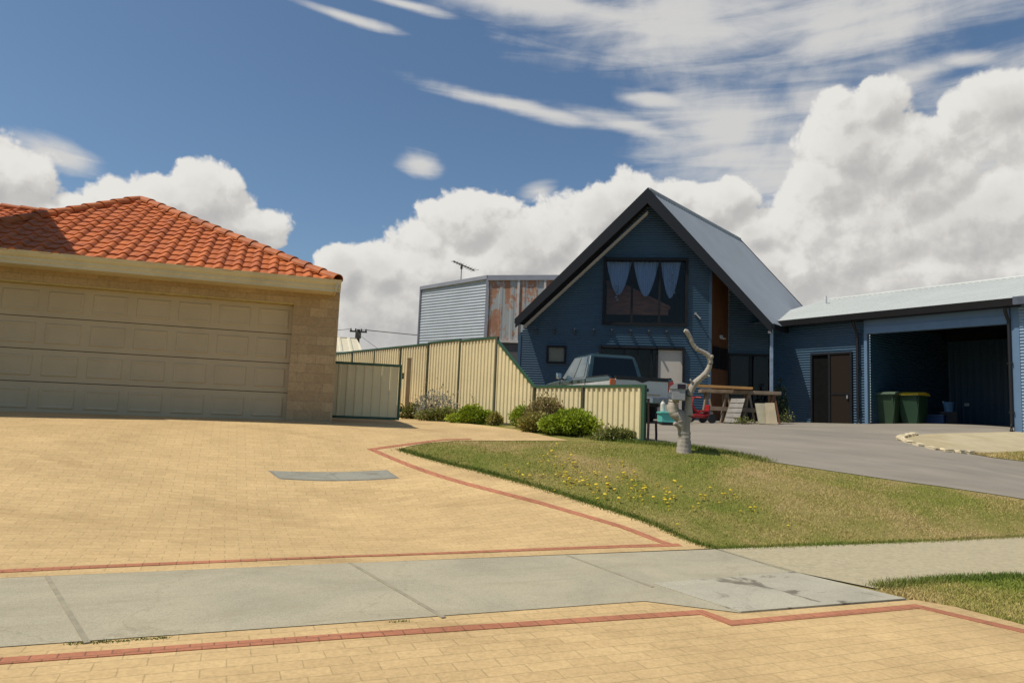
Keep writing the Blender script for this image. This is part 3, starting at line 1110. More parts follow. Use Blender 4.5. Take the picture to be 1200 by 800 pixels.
# wide ground-floor opening: dark sliding glass, pale panel on the right
fr = MB(); frame_rect(fr, dw[0] - .03, dw[1] + .03, dw[2] - .05, dw[3] + .03, .07, .14, .02)
dwid = dw[1] - dw[0]
for u in (.30, .46, .62, .69):
    fr.box(WL(dw[0] + dwid * u, (dw[2] + dw[3]) / 2, .0), (.05, .08, dw[3] - dw[2] - .12), (gdir, gout, Z3))
dr = fr.build('patio_door', m_frame, bhouse)
mb = MB(); mb.box(WL(dw[0] + dwid * .345, (dw[2] + dw[3]) / 2, -.03), (dwid * .69 - .05, .0008, dw[3] - dw[2] - .12), (gdir, gout, Z3)); mb.build('pane', m_glass, dr)
mb = MB(); mb.box(WL(dw[0] + dwid * .84, (dw[2] + dw[3]) / 2, -.02), (dwid * .31 - .04, .03, dw[3] - dw[2] - .12), (gdir, gout, Z3))
mb.build('pale_panel', mat('pale_panel', (.50, .45, .38), .7, 0, .06, 2), dr)
mb = MB(); mb.box(WL((dw[0] + dw[1]) / 2, (dw[2] + dw[3]) / 2, -1.2), (dwid + 1, .05, dw[3] - dw[2] + .4), (gdir, gout, Z3))
mb.box(WL(dw[0] + dwid * .12, dw[3] - .16, -.2), (dwid * .5, .04, .22), (gdir, gout, Z3)) ; mb.build('room', m_room, dr)

# a row of short timber brackets across the wall and the battens they carry
m_bracket = mat('weathered_bracket', (.06, .07, .08), .8)
zb = WLpx(640, 386)[1]
for k, px in enumerate((629, 650, 674, 696, 717, 739, 760, 781, 803)):
    s = WLpx(px, 386)[0]
    mb = MB()
    mb.box(WL(s, zb, .16), (.045, .30, .06), (gdir, gout, Z3))
    mb.bar(WL(s, zb - .16, .02), WL(s, zb - .02, .2), .03, .03)
    mb.build('bracket', m_bracket, bhouse)
mb = MB()
s, z = WLpx(815, 368)
mb.box(WL(s, z, .05), (.07, .1, .07), (gdir, gout, Z3), .01); mb.bar(WL(s, z, .09), WL(s + .14, z - .18, .22), .03, .03)
mb.build('wall_lamp', mat('lamp_grey', (.25, .25, .25), .5), bhouse)

# main roof: two slabs, skewed in plan like the front
bh = ridge_d * RL


def slab(mb, pts, th):
    n = (pts[1] - pts[0]).cross(pts[3] - pts[0]).normalized()
    if n.z < 0: n = -n
    mb.prism(pts, -n * th)


A2, B2, L2 = bA + bh, bB + bh, bL + bh
for nm, e0, e1_ in (('roof', bL, L2), ('roof', bB, B2)):
    mb = MB()
    inset = ridge_d * .03
    uu = ridge_d; vv = (bA - e0); 
    vv_n = vv.normalized()
    nn = uu.cross(vv_n).normalized()
    if nn.z < 0: nn = -nn
    ln = vv.length
    # ribs run from ridge to eave; the polygon is a parallelogram in (ridge_d, slope) coordinates
    sk = vv.dot(uu); perp = (vv - uu * sk); pl_ = perp.length; pn = perp.normalized()
    mb.corr(e0 + inset, uu, pn, [(0, 0), (RL - .03, 0), (RL - .03, pl_)] + [(0, pl_)], .19, .012, nn, 'rib', 'v') if abs(sk) < 1e-6 else None
    if abs(sk) >= 1e-6:
        # sheared sheet: build in slanted axes so the edges follow the rake
        mb.corr(e0 + inset, uu, vv_n, [(0, 0), (RL - .03, 0), (RL - .03, ln), (0, ln)], .19, .012, nn, 'rib', 'v')
    mb.build(nm, m_zincb, bhouse)
mb = MB()
for e0, e1_ in ((bL, L2), (bB, B2)):
    slab(mb, [e0 - Z3 * .02, bA - Z3 * .02, A2 - Z3 * .02, e1_ - Z3 * .02], .05)
mb.build('roof_lining', m_char, bhouse)
mb = MB(); mb.tube([bA + Z3 * .0, A2 + Z3 * .0], .07, 8); mb.build('ridge_capping', m_zincb, bhouse)
# barge boards
BD = .36
for e0 in (bL, bB):
    v = (bA - e0).normalized()
    dwn = Vector((0, 0, -1))
    p = [e0 + Z3 * .05, bA + Z3 * .05, bA + dwn * (BD + .10), e0 + dwn * (BD - .10) + v * .0]
    mb = MB(); mb.prism([q - ridge_d * .015 for q in p], -ridge_d * .035); mb.build('barge_board', m_char, bhouse)
    p2 = [q + bh for q in p]
    mb = MB(); mb.prism([q + ridge_d * .015 for q in p2], ridge_d * .035); mb.build('barge_board', m_char, bhouse)
# pale timber lining edge under the left rake
mb = MB()
v = (bA - bL).normalized()
q0 = bL + Z3 * (-BD - .0) + v * .25; q1_ = bA + Z3 * (-BD - .26) - v * .1
mb.prism([q0 + ridge_d * .10, q1_ + ridge_d * .10, q1_ + ridge_d * .10 - Z3 * .10, q0 + ridge_d * .10 - Z3 * .10], ridge_d * .05)
mb.build('rake_trim', m_lining, bhouse)
# gutters along both eaves
for e0, e1_, sg in ((bL, L2, -1), (bB, B2, 1)):
    mb = MB()
    o = gdir * (.06 * sg)
    mb.prism([e0 + o + Z3 * .04, e0 + o - Z3 * .12, e0 - o * .2 - Z3 * .12, e0 - o * .2 + Z3 * .04], bh if sg < 0 else ridge_d * 1.3)
    mb.build('gutter', m_char, bhouse)
# left side wall and rear gable
mb = MB()
mb.corr(WL(s1, 0), ridge_d, Z3, [(0, BASE), (RL - 1.2, BASE), (RL - 1.2, roofz(s1) - .02), (0, roofz(s1) - .02)], .078, .0125)
mb.build('side_wall', m_blue, bhouse)
# timber return wall beside the porch
RET = 1.45
pc = WL(s2, 0)
mb = MB()
rn = Vector((ridge_d.y, -ridge_d.x, 0))
mb.prism([pc + Z3 * BASE, pc + ridge_d * RET + Z3 * BASE, pc + ridge_d * RET + Z3 * (roofz(s2) - .05), pc + Z3 * (roofz(s2) - .05)], -rn * .06)
mb.build('timber_wall', m_wood, bhouse)
mb = MB()
q = pc + ridge_d * (RET * .55) + rn * .03
zl = P(845, 395, 22.8).z
mb.box(q + Z3 * zl, (.12, .08, .10), (ridge_d, rn, Z3), .015); mb.box(q + rn * .06 + Z3 * (zl - .06), (.22, .12, .04), (ridge_d, rn, Z3), .01)
mb.build('wall_lamp', mat('white_lamp', (.55, .52, .47), .5), bhouse)
fr = MB()
za, zb_ = P(845, 433, 22.8).z, P(845, 408, 22.8).z
for k in (0, 1):
    c = pc + ridge_d * (RET * (.30 + .42 * k)) + rn * .02 + Z3 * (za + zb_) / 2
    fr.box(c, (RET * .34, .05, zb_ - za), (ridge_d, rn, Z3))
fr.build('side_window', m_frame, bhouse)
# recessed porch wall with dark glazed doors
pr = pc + ridge_d * RET
PW = 2.6
dtop = P(875, 414, 23.0).z
mb = MB()
mb.corr(pr, gdir, Z3, [(0, dtop), (PW, dtop), (PW, roofz(s2 + 1.1 * PW) - .02), (0, roofz(s2 + .62) + .25)], .078, .0125, gout)
mb.corr(pr, gdir, Z3, [(1.42, BASE), (PW, BASE), (PW, dtop), (1.42, dtop)], .078, .0125, gout)
mb.build('porch_wall', m_blue, bhouse)


def PRW(s, z, o=0.0): return pr + gdir * s + gout * o + Z3 * z


fr = MB(); frame_rect(fr, .0, 1.42, BASE, dtop, .07, .1, .0, PRW)
fr.box(PRW(.71, (BASE + dtop) / 2, 0), (.08, .07, dtop - BASE - .12), (gdir, gout, Z3))
for s in (.36, 1.06): fr.box(PRW(s, BASE + .95, -.01), (.6, .05, .06), (gdir, gout, Z3))
fd = fr.build('glazed_door', m_frame, bhouse)
mb = MB(); mb.box(PRW(.71, (BASE + dtop) / 2, -.02), (1.3, .0008, dtop - BASE - .13), (gdir, gout, Z3)); mb.build('pane', m_glass, fd)
mb = MB(); mb.box(PRW(.71, (BASE + dtop) / 2, -.6), (1.9, .05, dtop - BASE + .2), (gdir, gout, Z3)); mb.build('room', m_dark, fd)
mb = MB(); mb.box(PRW(.63, BASE + 1.05, .05), (.03, .05, .14), (gdir, gout, Z3), .008); mb.build('handle', mat('chrome', (.6, .6, .6), .25, 1), fd)
mb = MB()
pp = P(904, 440, 21.5); pp.z = 0
mb.box(pp + Z3 * (BASE + ze - .1) / 2, (.09, .09, ze - .1 - BASE), (gdir, gout, Z3), .008)
mb.build('porch_post', mat('post_blue', (.22, .28, .36), .45), bhouse)
mb = MB(); mb.box(pp + Z3 * (ze - .2) - gdir * .06 - gout * -.02, (.10, .08, .09), (gdir, gout, Z3), .02); mb.build('post_lamp', mat('white_lamp2', (.6, .6, .6), .4), bhouse)

# ---- garage wing
wa, wb = P(1018, 497, 20.2), P(1188, 504, 17.2)
wd = (wb - wa); wd.z = 0; wd.normalize()
wn = Vector((wd.y, -wd.x, 0))                       # outward
if wn.y > 0: wn = -wn
wo = Vector((wa.x, wa.y, 0))


def WW(s, z, o=0.0): return wo + wd * s + wn * o + Z3 * z


def WWpx(px, py, o=0.0):
    d = ray(px, py); k = (wo + wn * o - EYE).dot(wn) / d.dot(wn); q = EYE + d * k
    return (q - wo).dot(wd), q.z


waxs = (wd, wn, Z3)
GZ = 1.26                                           # floor of the wing
s_op0, s_op1 = 0.0, WWpx(1188, 440)[0]
z_op = (WWpx(1020, 391)[1] + WWpx(1186, 380)[1]) / 2
z_ev = (WWpx(940, 381)[1] + WWpx(1180, 363)[1]) / 2
s_l = -3.3
s_r = s_op1 + .32
ds0, ds1 = WWpx(951, 450)[0], WWpx(999.5, 450)[0]
dz1 = WWpx(975, 413)[1]
mb = MB()
mb.corr(WW(0, 0), wd, Z3, [(s_l, GZ - .1), (ds0, GZ - .1), (ds0, dz1), (s_l, dz1)], .078, .0125, wn)
mb.corr(WW(0, 0), wd, Z3, [(s_l, dz1), (s_op0 - .06, dz1), (s_op0 - .06, z_ev + .05), (s_l, z_ev + .05)], .078, .0125, wn)
mb.corr(WW(0, 0), wd, Z3, [(ds1, GZ - .1), (s_op0 - .06, GZ - .1), (s_op0 - .06, dz1), (ds1, dz1)], .078, .0125, wn)
mb.build('wing_wall', m_blue, bhouse)
mb = MB()
mb.box(WW(s_op0 - .03, (GZ - .1 + z_ev) / 2, .0), (.09, .14, z_ev - GZ + .1), waxs)
mb.box(WW((s_op0 + s_op1) / 2 + .0, (z_op + z_ev) / 2, .02), (s_op1 - s_op0 - .03, .14, z_ev - z_op), waxs)
mb.box(WW(s_op0 + (s_op1 - s_op0) / 2, z_op + .10, .10), (s_op1 - s_op0, .03, .20), waxs)
mb.box(WW(s_op1 + .10, (GZ - .1 + z_ev) / 2, .03), (.17, .16, z_ev - GZ + .1), waxs)
mb.build('opening_frame', mat('frame_blue', (.115, .19, .29), .45, 0, .08, 2), bhouse)
# inside of the garage
DP = 4.8
mb = MB()
mb.corr(WW(.02, 0), -wn, Z3, [(.08, GZ - .1), (DP, GZ - .1), (DP, z_ev), (.08, z_ev)], .078, .0125)
mb.corr(WW(0, 0, -DP), wd, Z3, [(0, GZ - .1), (s_op1 - .55, GZ - .1), (s_op1 - .55, z_ev - .2), (0, z_ev - .2)], .19, .015, wn, 'rib', 'v')
mb.corr(WW(s_op1 + .2, 0), -wn, Z3, [(.1, GZ - .1), (DP, GZ - .1), (DP, z_ev), (.1, z_ev)], .078, .0125)
mb.build('garage_lining', m_blue, bhouse)
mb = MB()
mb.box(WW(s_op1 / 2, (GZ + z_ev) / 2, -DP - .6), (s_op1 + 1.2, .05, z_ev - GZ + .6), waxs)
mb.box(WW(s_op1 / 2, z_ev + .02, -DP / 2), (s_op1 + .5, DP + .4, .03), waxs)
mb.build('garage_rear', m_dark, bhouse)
mb = MB(); mb.box(WW(s_op1 / 2, GZ - .03, -DP / 2 + .05), (s_op1 + .3, DP, .05), waxs); mb.build('garage_floor', mat('garage_slab', (.22, .21, .19), .8, 0, .12, 2), bhouse)
for px, py in ((1107, 442), (1134, 474)):
    mb = MB(); d = ray(px, py); k = (wo - wn * DP - EYE).dot(wn) / d.dot(wn); q = EYE + d * k
    mb.box(q + wn * .05, (.14, .06, .10), waxs, .01); mb.build('power_point', mat('white_plastic', (.65, .65, .62), .5), bhouse)
# sliding screen door: two dark leaves
fr = MB(); frame_rect(fr, ds0, ds1, GZ - .06, dz1, .06, .12, .0, WW, waxs)
sdm = (ds0 + ds1) / 2 - .05
fr.box(WW(sdm, (GZ + dz1) / 2, .02), (.07, .07, dz1 - GZ - .06), waxs)
fr.box(WW((sdm + ds1) / 2, GZ + .95, .03), (ds1 - sdm - .1, .03, .05), waxs)
sdo = fr.build('screen_door', m_frame, bhouse)
m_mesh1 = mat('brown_fly_screen', (.022, .015, .011), .9, 0, .1, 20, spec=.1); m_mesh2 = mat('black_fly_screen', (.006, .006, .006), .9, spec=.1)
mb = MB(); mb.box(WW((ds0 + sdm) / 2, (GZ + dz1) / 2, -.01), (sdm - ds0 - .09, .02, dz1 - GZ - .1), waxs); mb.build('screen', m_mesh2, sdo)
mb = MB(); mb.box(WW((ds1 + sdm) / 2, (GZ + dz1) / 2, .02), (ds1 - sdm - .09, .02, dz1 - GZ - .1), waxs); mb.build('screen', m_mesh1, sdo)
mb = MB(); mb.box(WW((ds1 + sdm) / 2, GZ - .03, .02), (ds1 - sdm, .1, .04), waxs); mb.build('sill', mat('timber_sill', (.12, .08, .05), .7), sdo)
mb = MB(); mb.box(WW(ds1 - .14, GZ + .86, .06), (.05, .05, .10), waxs, .01); mb.build('handle', mat('steel_handle', (.5, .5, .48), .35, .8), sdo)
# downpipes
for s in (WWpx(1007, 440)[0], s_op1 - .02):
    mb = MB()
    o = .09 if s < 1 else .14
    mb.tube([WW(s, z_ev - .02, o + .22), WW(s, z_ev - .16, o + .16), WW(s, z_ev - .35, o), WW(s, GZ + .22, o), WW(s + .02, GZ + .04, o + .10)], .04, 10)
    for z in (GZ + .5, GZ + 1.7): mb.box(WW(s, z, o - .02), (.12, .1, .03), waxs)
    mb.build('downpipe', m_char, bhouse, smooth=False)
# fascia + gutter, then the roof
mb = MB()
OW = .40
e_l, e_r = s_l + .35, s_r + .05
zf = z_ev + .02
mb.prism([WW(e_l, zf - .02, OW - .1), WW(e_l, zf - .02, OW), WW(e_l, zf + .16, OW + .04), WW(e_l, zf + .16, OW - .1)], wd * (e_r - e_l))
mb.prism([WW(e_l, zf - .0, .0), WW(e_l, zf - .0, OW - .1), WW(e_l, zf + .02, OW - .1), WW(e_l, zf + .02, .0)], wd * (e_r - e_l))
mb.build('gutter', m_char, bhouse)
WR = 4.9
q = P(1000, 348.5, 25.1)
tan_w = (q.z - (zf + .15)) / ((wo - q).dot(wn) + OW)
dirw = (-wn + Z3 * tan_w).normalized()
ln = WR / (-wn).dot(dirw)
nw = wd.cross(dirw).normalized()
if nw.z < 0: nw = -nw
ro = WW(0, zf + .15, OW + .03)
mb = MB()
kx0 = WWpx(1136, 350)[0]
mb.corr(ro, wd, dirw, [(s_l - .9, 0), (e_r, 0), (e_r, ln), (s_l + .5, ln), (s_l - .9, ln)], .19, .014, nw, 'rib', 'v')
wr = mb.build('wing_roof', m_zinc, bhouse)
mb = MB()
tp = ro + dirw * ln
mb.tube([tp + wd * (s_l - .6), tp + wd * e_r], .06, 8); mb.build('ridge_capping', m_zinc, wr)
mb = MB()
dirb = (-wn - Z3 * tan_w).normalized()
mb.prism([tp + wd * (s_l - .9), tp + wd * e_r, tp + wd * e_r + dirb * ln, tp + wd * (s_l - .9) + dirb * ln], -Z3 * .03); mb.build('rear_slope', m_zinc, wr)
mb = MB(); v = P(967.5, 352, 24.6)
mb.tube([v - Z3 * .3, v + Z3 * .16], .05, 10); mb.build('vent_pipe', mat('vent_white', (.6, .6, .58), .5), wr)
# next bay beyond the pillar, running out of the picture
mb = MB()
mb.corr(WW(0, 0, .12), wd, Z3, [(s_op1 + .20, GZ - .1), (s_op1 + 3.4, GZ - .1), (s_op1 + 3.4, z_ev + .02), (s_op1 + .20, z_ev + .02)], .078, .0125, wn)
mb.build('end_wall', mat('pale_blue_corrugated', (.20, .29, .40), .4, 0, .08, 2), bhouse)
mb = MB()
mb.box(WW(s_op1 + 1.8, z_ev + .10, .42), (3.2, .12, .2), waxs, .01); mb.build('end_gutter', mat('gutter_slate', (.09, .10, .13), .5), bhouse)
mb = MB()
mb.corr(ro + wd * 0, wd, dirw, [(e_r, 0), (e_r + 3.4, 0), (e_r + 3.4, ln), (e_r, ln)], .19, .014, nw, 'rib', 'v'); mb.build('end_roof', m_zinc, bhouse)

# ------------------------------------------------------------------ cream steel fence with green posts
m_cream = mat('cream_steel', (.74, .63, .38), .45, 0, .06, 1.5, dirt=(.50, .40, .21), dirt_amt=.35)
m_tan = mat('tan_steel', (.76, .64, .38), .5, 0, .06, 1.5, dirt=(.60, .49, .27), dirt_amt=.35)
m_green = mat('green_post', (.030, .085, .045), .45, 0, .12, 3)
m_dkgreen = mat('brown_green_post', (.075, .075, .045), .5, 0, .12, 3)
fa = P(583, 450, 15.2); fb = P(755, 490, 11.9)
fd_ = fb - fa; fd_.z = 0; flen = fd_.length; fd_.normalize()
fn_ = Vector((fd_.y, -fd_.x, 0))
if fn_.y > 0: fn_ = -fn_
f0 = Vector((fa.x, fa.y, 0))


def FW(s, z, o=0.0): return f0 + fd_ * s + fn_ * o + Z3 * z


def FWpx(px, py):
    d = ray(px, py); k = (f0 - EYE).dot(fn_) / d.dot(fn_); q = EYE + d * k
    return (q - f0).dot(fd_), q.z


fence = empty('steel_fence', FW(0, gz(f0.x, f0.y)), 0, 'long cream ribbed steel fence with green posts stepping down towards the lawn', 'fence')
tops = [(372, 417), (391.5, 414), (413.8, 411.5), (439.8, 408.5), (470.3, 405.5), (502.5, 402.5), (540, 398.8), (583, 400.5), (626.5, 452), (683.4, 453), (755, 452.5)]
pt = [FWpx(*p) for p in tops]
hi = sum(z for s, z in pt[5:8]) / 3
zt = [z for s, z in pt]
ss = [s for s, z in pt]
for i in range(len(pt)):
    if i < 8: zt[i] = hi + (zt[i] - hi) * .6
lo = (zt[8] + zt[9] + zt[10]) / 3
zt[8] = zt[9] = zt[10] = lo
bots = []
for s in ss:
    q = FW(s, 0); bots.append(gz(q.x, q.y) + .02)
for i in range(len(ss) - 1):
    a, b = ss[i], ss[i + 1]
    za, zb2 = zt[i], zt[i + 1]
    if i < 7: za = zb2 = max(za, zb2) - (0.0 if i != 5 else -.03)
    ba, bb = min(bots[i], bots[i + 1]) - .03, 0
    mb = MB(); mb.corr(FW(0, 0), fd_, Z3, [(a + .03, ba), (b - .03, ba), (b - .03, zb2 - .01), (a + .03, za - .01)], .128, .014, fn_, 'trap', 'v')
    mb.build('fence_panel', m_cream, fence)
    mb = MB(); mb.bar(FW(a + .0, za, .0), FW(b, zb2, .0), .055, .045); mb.build('top_rail', m_green, fence)
    mb = MB(); mb.bar(FW(a + .03, ba + .04, .0), FW(b - .03, ba + .04, .0), .05, .07); mb.build('bottom_rail', m_green if i > 7 else m_dkgreen, fence)
for i, s in enumerate(ss):
    z1 = max(zt[i], zt[i - 1] if i and i < 8 else 0) + .015
    mb = MB(); w = .055 if i < len(ss) - 1 else .075
    mb.box(FW(s, (bots[i] - .3 + z1) / 2), (w, .062, z1 - bots[i] + .3), (fd_, fn_, Z3), .006)
    mb.build('post', m_green if i > 9 else m_dkgreen, fence)

# gate between the garage and the fence
gA, gB = P(384, 455, 13.6), P(470, 460, 14.0)
ga, gb = P(382.5, 484, 13.6), P(468, 485, 13.95)
gdv = gb - ga; gdv.z = 0; gwid = gdv.length; gdv.normalize(); gnv = Vector((gdv.y, -gdv.x, 0))
gz0 = gz(ga.x, ga.y) + .06
gz1 = P(428, 425, (ga.y + gb.y) / 2).z
gate = empty('metal_gate', (ga.x, ga.y, gz0), 0, 'tan steel sheet gate in a dark green tube frame beside the garage', 'gate')


def GT(s, z, o=0.0): return Vector((ga.x, ga.y, 0)) + gdv * s + gnv * o + Z3 * z


gax = (gdv, gnv, Z3)
fr = MB()
for z in (gz0 + .025, gz1 - .025): fr.box(GT(gwid / 2, z), (gwid, .05, .05), gax, .006)
for s in (.025, gwid - .025): fr.box(GT(s, (gz0 + gz1) / 2), (.05, .05, gz1 - gz0 - .1), gax, .006)
fr.build('gate_frame', m_green, gate)
mb = MB(); mb.corr(GT(0, 0, .01), gdv, Z3, [(.05, gz0 + .05), (gwid - .05, gz0 + .05), (gwid - .05, gz1 - .05), (.05, gz1 - .05)], .165, .018, gnv, 'rib', 'v')
mb.build('gate_sheet', m_tan, gate)
for z in (gz0 + .22, gz1 - .22):
    mb = MB(); mb.tube([GT(gwid + .03, z - .06), GT(gwid + .03, z + .06)], .02, 8); mb.build('hinge', m_green, gate)
# timber gate post
gp0 = P(477, 470, 16.6)
gpost = empty('gate_post', (gp0.x, gp0.y, gz(gp0.x, gp0.y)), 0, 'square tan post standing between the gate and the long fence', 'post')
zt_ = P(478.5, 420, 16.6).z
mb = MB()
zb_ = gz(gp0.x, gp0.y) - .2
mb.box((gp0.x, gp0.y, (zb_ + zt_) / 2), (.10, .10, zt_ - zb_), gax, .005)
mb.build('shaft', mat('tan_post', (.44, .31, .16), .7, 0, .2, 3), gpost)
mb = MB(); mb.box((gp0.x, gp0.y, zt_ + .012), (.12, .12, .024), gax, .005); mb.build('cap', m_tan, gpost)

# two rusty stakes at the end of the fence
m_rustpost = mat('rusty_stake', (.055, .028, .022), .7, .2, .3, 8)
for px, ty, by, dd, lab in ((759.5, 468, 521.5, 11.9, 'taller thin dark rusty stake right at the end of the fence'), (769, 494, 521, 12.2, 'shorter thin dark rusty stake between the fence end and the carved stump')):
    q = P(px - .8, by, dd); tpz = P(px + .8, ty, dd).z
    st = empty('metal_stake', (q.x, q.y, gz(q.x, q.y)), 0, lab, 'stake', 'rusty stakes by the fence')
    mb = MB(); z0 = gz(q.x, q.y) - .15
    mb.tube([(q.x, q.y, z0), (q.x + .01, q.y, (z0 + tpz) / 2), (q.x, q.y, tpz)], .021, 8); mb.build('shaft', m_rustpost, st)
    mb = MB(); mb.lathe((q.x, q.y, tpz - .01), [(.022, 0), (.027, .008), (.024, .025), (.004, .03)], seg=10); mb.build('cap', m_rustpost, st)

# ------------------------------------------------------------------ grey shed behind the fence
m_galv = mat('galvanised_cladding', (.42, .45, .49), .45, .1, .08, 1.5, dirt=(.36, .38, .40), dirt_amt=.4)


def rust_mat():
    m = bpy.data.materials.new('rusting_panel')
    N, L = nodes_of(m); b = N['Principled BSDF']
    tc = N.new('ShaderNodeTexCoord')
    mp = N.new('ShaderNodeMapping'); mp.inputs['Scale'].default_value = (2.6, 2.6, .38); L.new(tc.outputs['Object'], mp.inputs[0])
    n = noise(N, L, mp.outputs[0], 1.0, 6, .62, .5)
    n2 = noise(N, L, tc.outputs['Object'], 7, 6, .7)
    f = math_n(N, L, 'ADD', n.outputs['Fac'], math_n(N, L, 'MULTIPLY', math_n(N, L, 'SUBTRACT', n2.outputs['Fac'], .5), .35))
    r = ramp(N, [(.465, (.34, .355, .345)), (.49, (.36, .19, .115)), (.62, (.29, .13, .07))]); L.new(f, r.inputs[0])
    L.new(r.outputs[0], b.inputs['Base Color']); b.inputs['Roughness'].default_value = .75
    return m


m_rust = rust_mat()
sc_, sl_, sr_ = P(570.5, 360, 27.0), P(492, 365, 29.6), P(665, 360, 26.5)
shed = empty('grey_shed', (sc_.x, sc_.y, 1.1), 0, 'tall grey corrugated steel shed with rust-streaked front panels behind the fence', 'shed')
zc_, zl_ = P(574, 325, 27.0).z, P(494.5, 338, 29.6).z
zr_ = P(652, 324, 26.5).z
c0, l0, r0_ = (Vector((p.x, p.y, 0)) for p in (sc_, sl_, sr_))
sdl = (l0 - c0); ll = sdl.length; sdl.normalize(); sdr = (r0_ - c0); lr = sdr.length; sdr.normalize()
nl = Vector((-sdl.y, sdl.x, 0)); nl = nl if nl.y < 0 else -nl
nr = Vector((-sdr.y, sdr.x, 0)); nr = nr if nr.y < 0 else -nr
mb = MB(); mb.corr(c0, sdl, Z3, [(0, 1), (ll, 1), (ll, zl_), (0, zc_)], .118, .010, nl); mb.build('side_wall', m_galv, shed)
zsill = P(590, 401, 27.2).z
mb = MB(); mb.corr(c0, sdr, Z3, [(0.05, zsill), (lr, zsill), (lr, zr_), (0.05, zc_)], .45, .012, nr, 'rib', 'v'); mb.build('front_panel', m_rust, shed)
mb = MB(); mb.prism([c0 + sdr * .05 + Z3 * 1, c0 + sdr * lr + Z3 * 1, c0 + sdr * lr + Z3 * (zsill - .02), c0 + sdr * .05 + Z3 * (zsill - .02)], -nr * .05)
mb.build('base_wall', mat('shed_base', (.09, .085, .09), .8, 0, .2, 2), shed)
m_pale = mat('weathered_white', (.50, .45, .42), .7, 0, .15, 5)
mb = MB(); mb.box(c0 + sdr * lr / 2 + Z3 * zsill + nr * .05, (lr, .08, .09), (sdr, nr, Z3)); mb.build('beam', m_pale, shed)
for px in (607, 638):
    d = ray(px, 360); k = (c0 - EYE).dot(nr) / d.dot(nr); q = EYE + d * k; s = (q - c0).dot(sdr)
    mb = MB(); mb.box(c0 + sdr * s + nr * .03 + Z3 * (zsill + zc_) / 2, (.09, .05, zc_ - zsill - .1), (sdr, nr, Z3)); mb.build('joint_strip', m_pale, shed)
m_flash = mat('flashing', (.30, .30, .33), .5, .2, .1, 2)
mb = MB(); mb.box(c0 + Z3 * (1 + zc_) / 2 + (nl + nr) * .015, (.10, .06, zc_ - 1), (sdr, nr, Z3)); mb.build('corner_flashing', m_flash, shed)
mb = MB(); mb.bar(c0 + Z3 * zc_ + nl * .03, l0 + Z3 * zl_ + nl * .03, .10, .15); mb.build('roof_edge', m_flash, shed)
mb = MB(); mb.bar(c0 + Z3 * (zc_ - .03) + nr * .03, r0_ + Z3 * (zr_ - .03) + nr * .03, .10, .20); mb.build('roof_edge', m_flash, shed)
mb = MB(); mb.add([c0 + Z3 * (zc_ + .05), l0 + Z3 * (zl_ + .05), l0 + sdr * lr + Z3 * (zl_ + .05), r0_ + Z3 * (zr_ + .05)], [(0, 1, 2, 3)])
mb.build('roof', m_galv, shed)
mb = MB(); mb.bar(l0 + Z3 * 1 + nl * .02, l0 + Z3 * zl_ + nl * .02, .09, .06); mb.build('corner_flashing', m_flash, shed)

# television antenna on the shed roof
ab = P(540, 331, 28.5); at = P(543, 311, 28.5)
ant = empty('tv_antenna', (ab.x, ab.y, ab.z), 0, 'thin television antenna with a dark boom on the grey shed roof', 'antenna')
m_ant = mat('antenna_metal', (.10, .085, .075), .5, .5, .2, 5)
mb = MB(); mb.tube([ab - Z3 * .1, Vector((ab.x, ab.y, at.z + .08))], .022, 6); mb.build('mast', mat('mast_grey', (.25, .25, .26), .5, .5), ant)
a1, a2 = P(531, 306, 28.2), P(556, 317, 28.9)
bd = (a2 - a1).normalized()
mb = MB(); mb.bar(a1, a2, .04, .04); mb.build('boom', m_ant, ant)
ex = bd.cross(Z3).normalized()
mb = MB()
for k in range(9):
    q = a1.lerp(a2, k / 8); h = .14 + .16 * (k / 8)
    mb.tube([q - ex * h, q + ex * h], .010, 5)
tag(mb.build('director_rods', m_ant, ant))
mb = MB(); mb.box(Vector((ab.x, ab.y, a1.lerp(a2, .5).z - .08)), (.09, .09, .12)); mb.build('balun_box', m_ant, ant)

# cream-roofed shed beyond the fence
cs = P(400, 412, 34); 
m_croof = mat('cream_roof', (.62, .55, .38), .5, 0, .05, 2)
crs = empty('cream_shed', (cs.x, cs.y, 1.0), 0, 'low shed with a cream ribbed roof showing above the fence, by the power pole', 'shed')
v0, v1 = P(372, 410.5, 33), P(426, 411, 33.6); t0, t1 = P(380, 394.5, 36.5), P(418, 393.5, 37)
e = (v1 - v0); e.z = 0; el_ = e.length; e.normalize()
sl = (t0 - v0) ; sl -= e * sl.dot(e); sll = sl.length; sl.normalize()
mb = MB(); mb.corr(v0, e, sl, [(0, 0), (el_, 0), ((t1 - v0).dot(e), sll), (0, sll)], .5, .05, None, 'rib', 'v'); mb.build('roof', m_croof, crs)
mb = MB(); mb.bar(t0, Vector((t1.x, t1.y, t0.z)), .12, .08); 
mb.build('ridge_capping', m_croof, crs)
mb = MB(); mb.prism([Vector((v0.x, v0.y, 1)), Vector((v1.x, v1.y, 1)), v1 - Z3 * .06, v0 - Z3 * .06], Vector((-e.y, e.x, 0)) * 3.2); mb.build('wall', m_tan, crs)

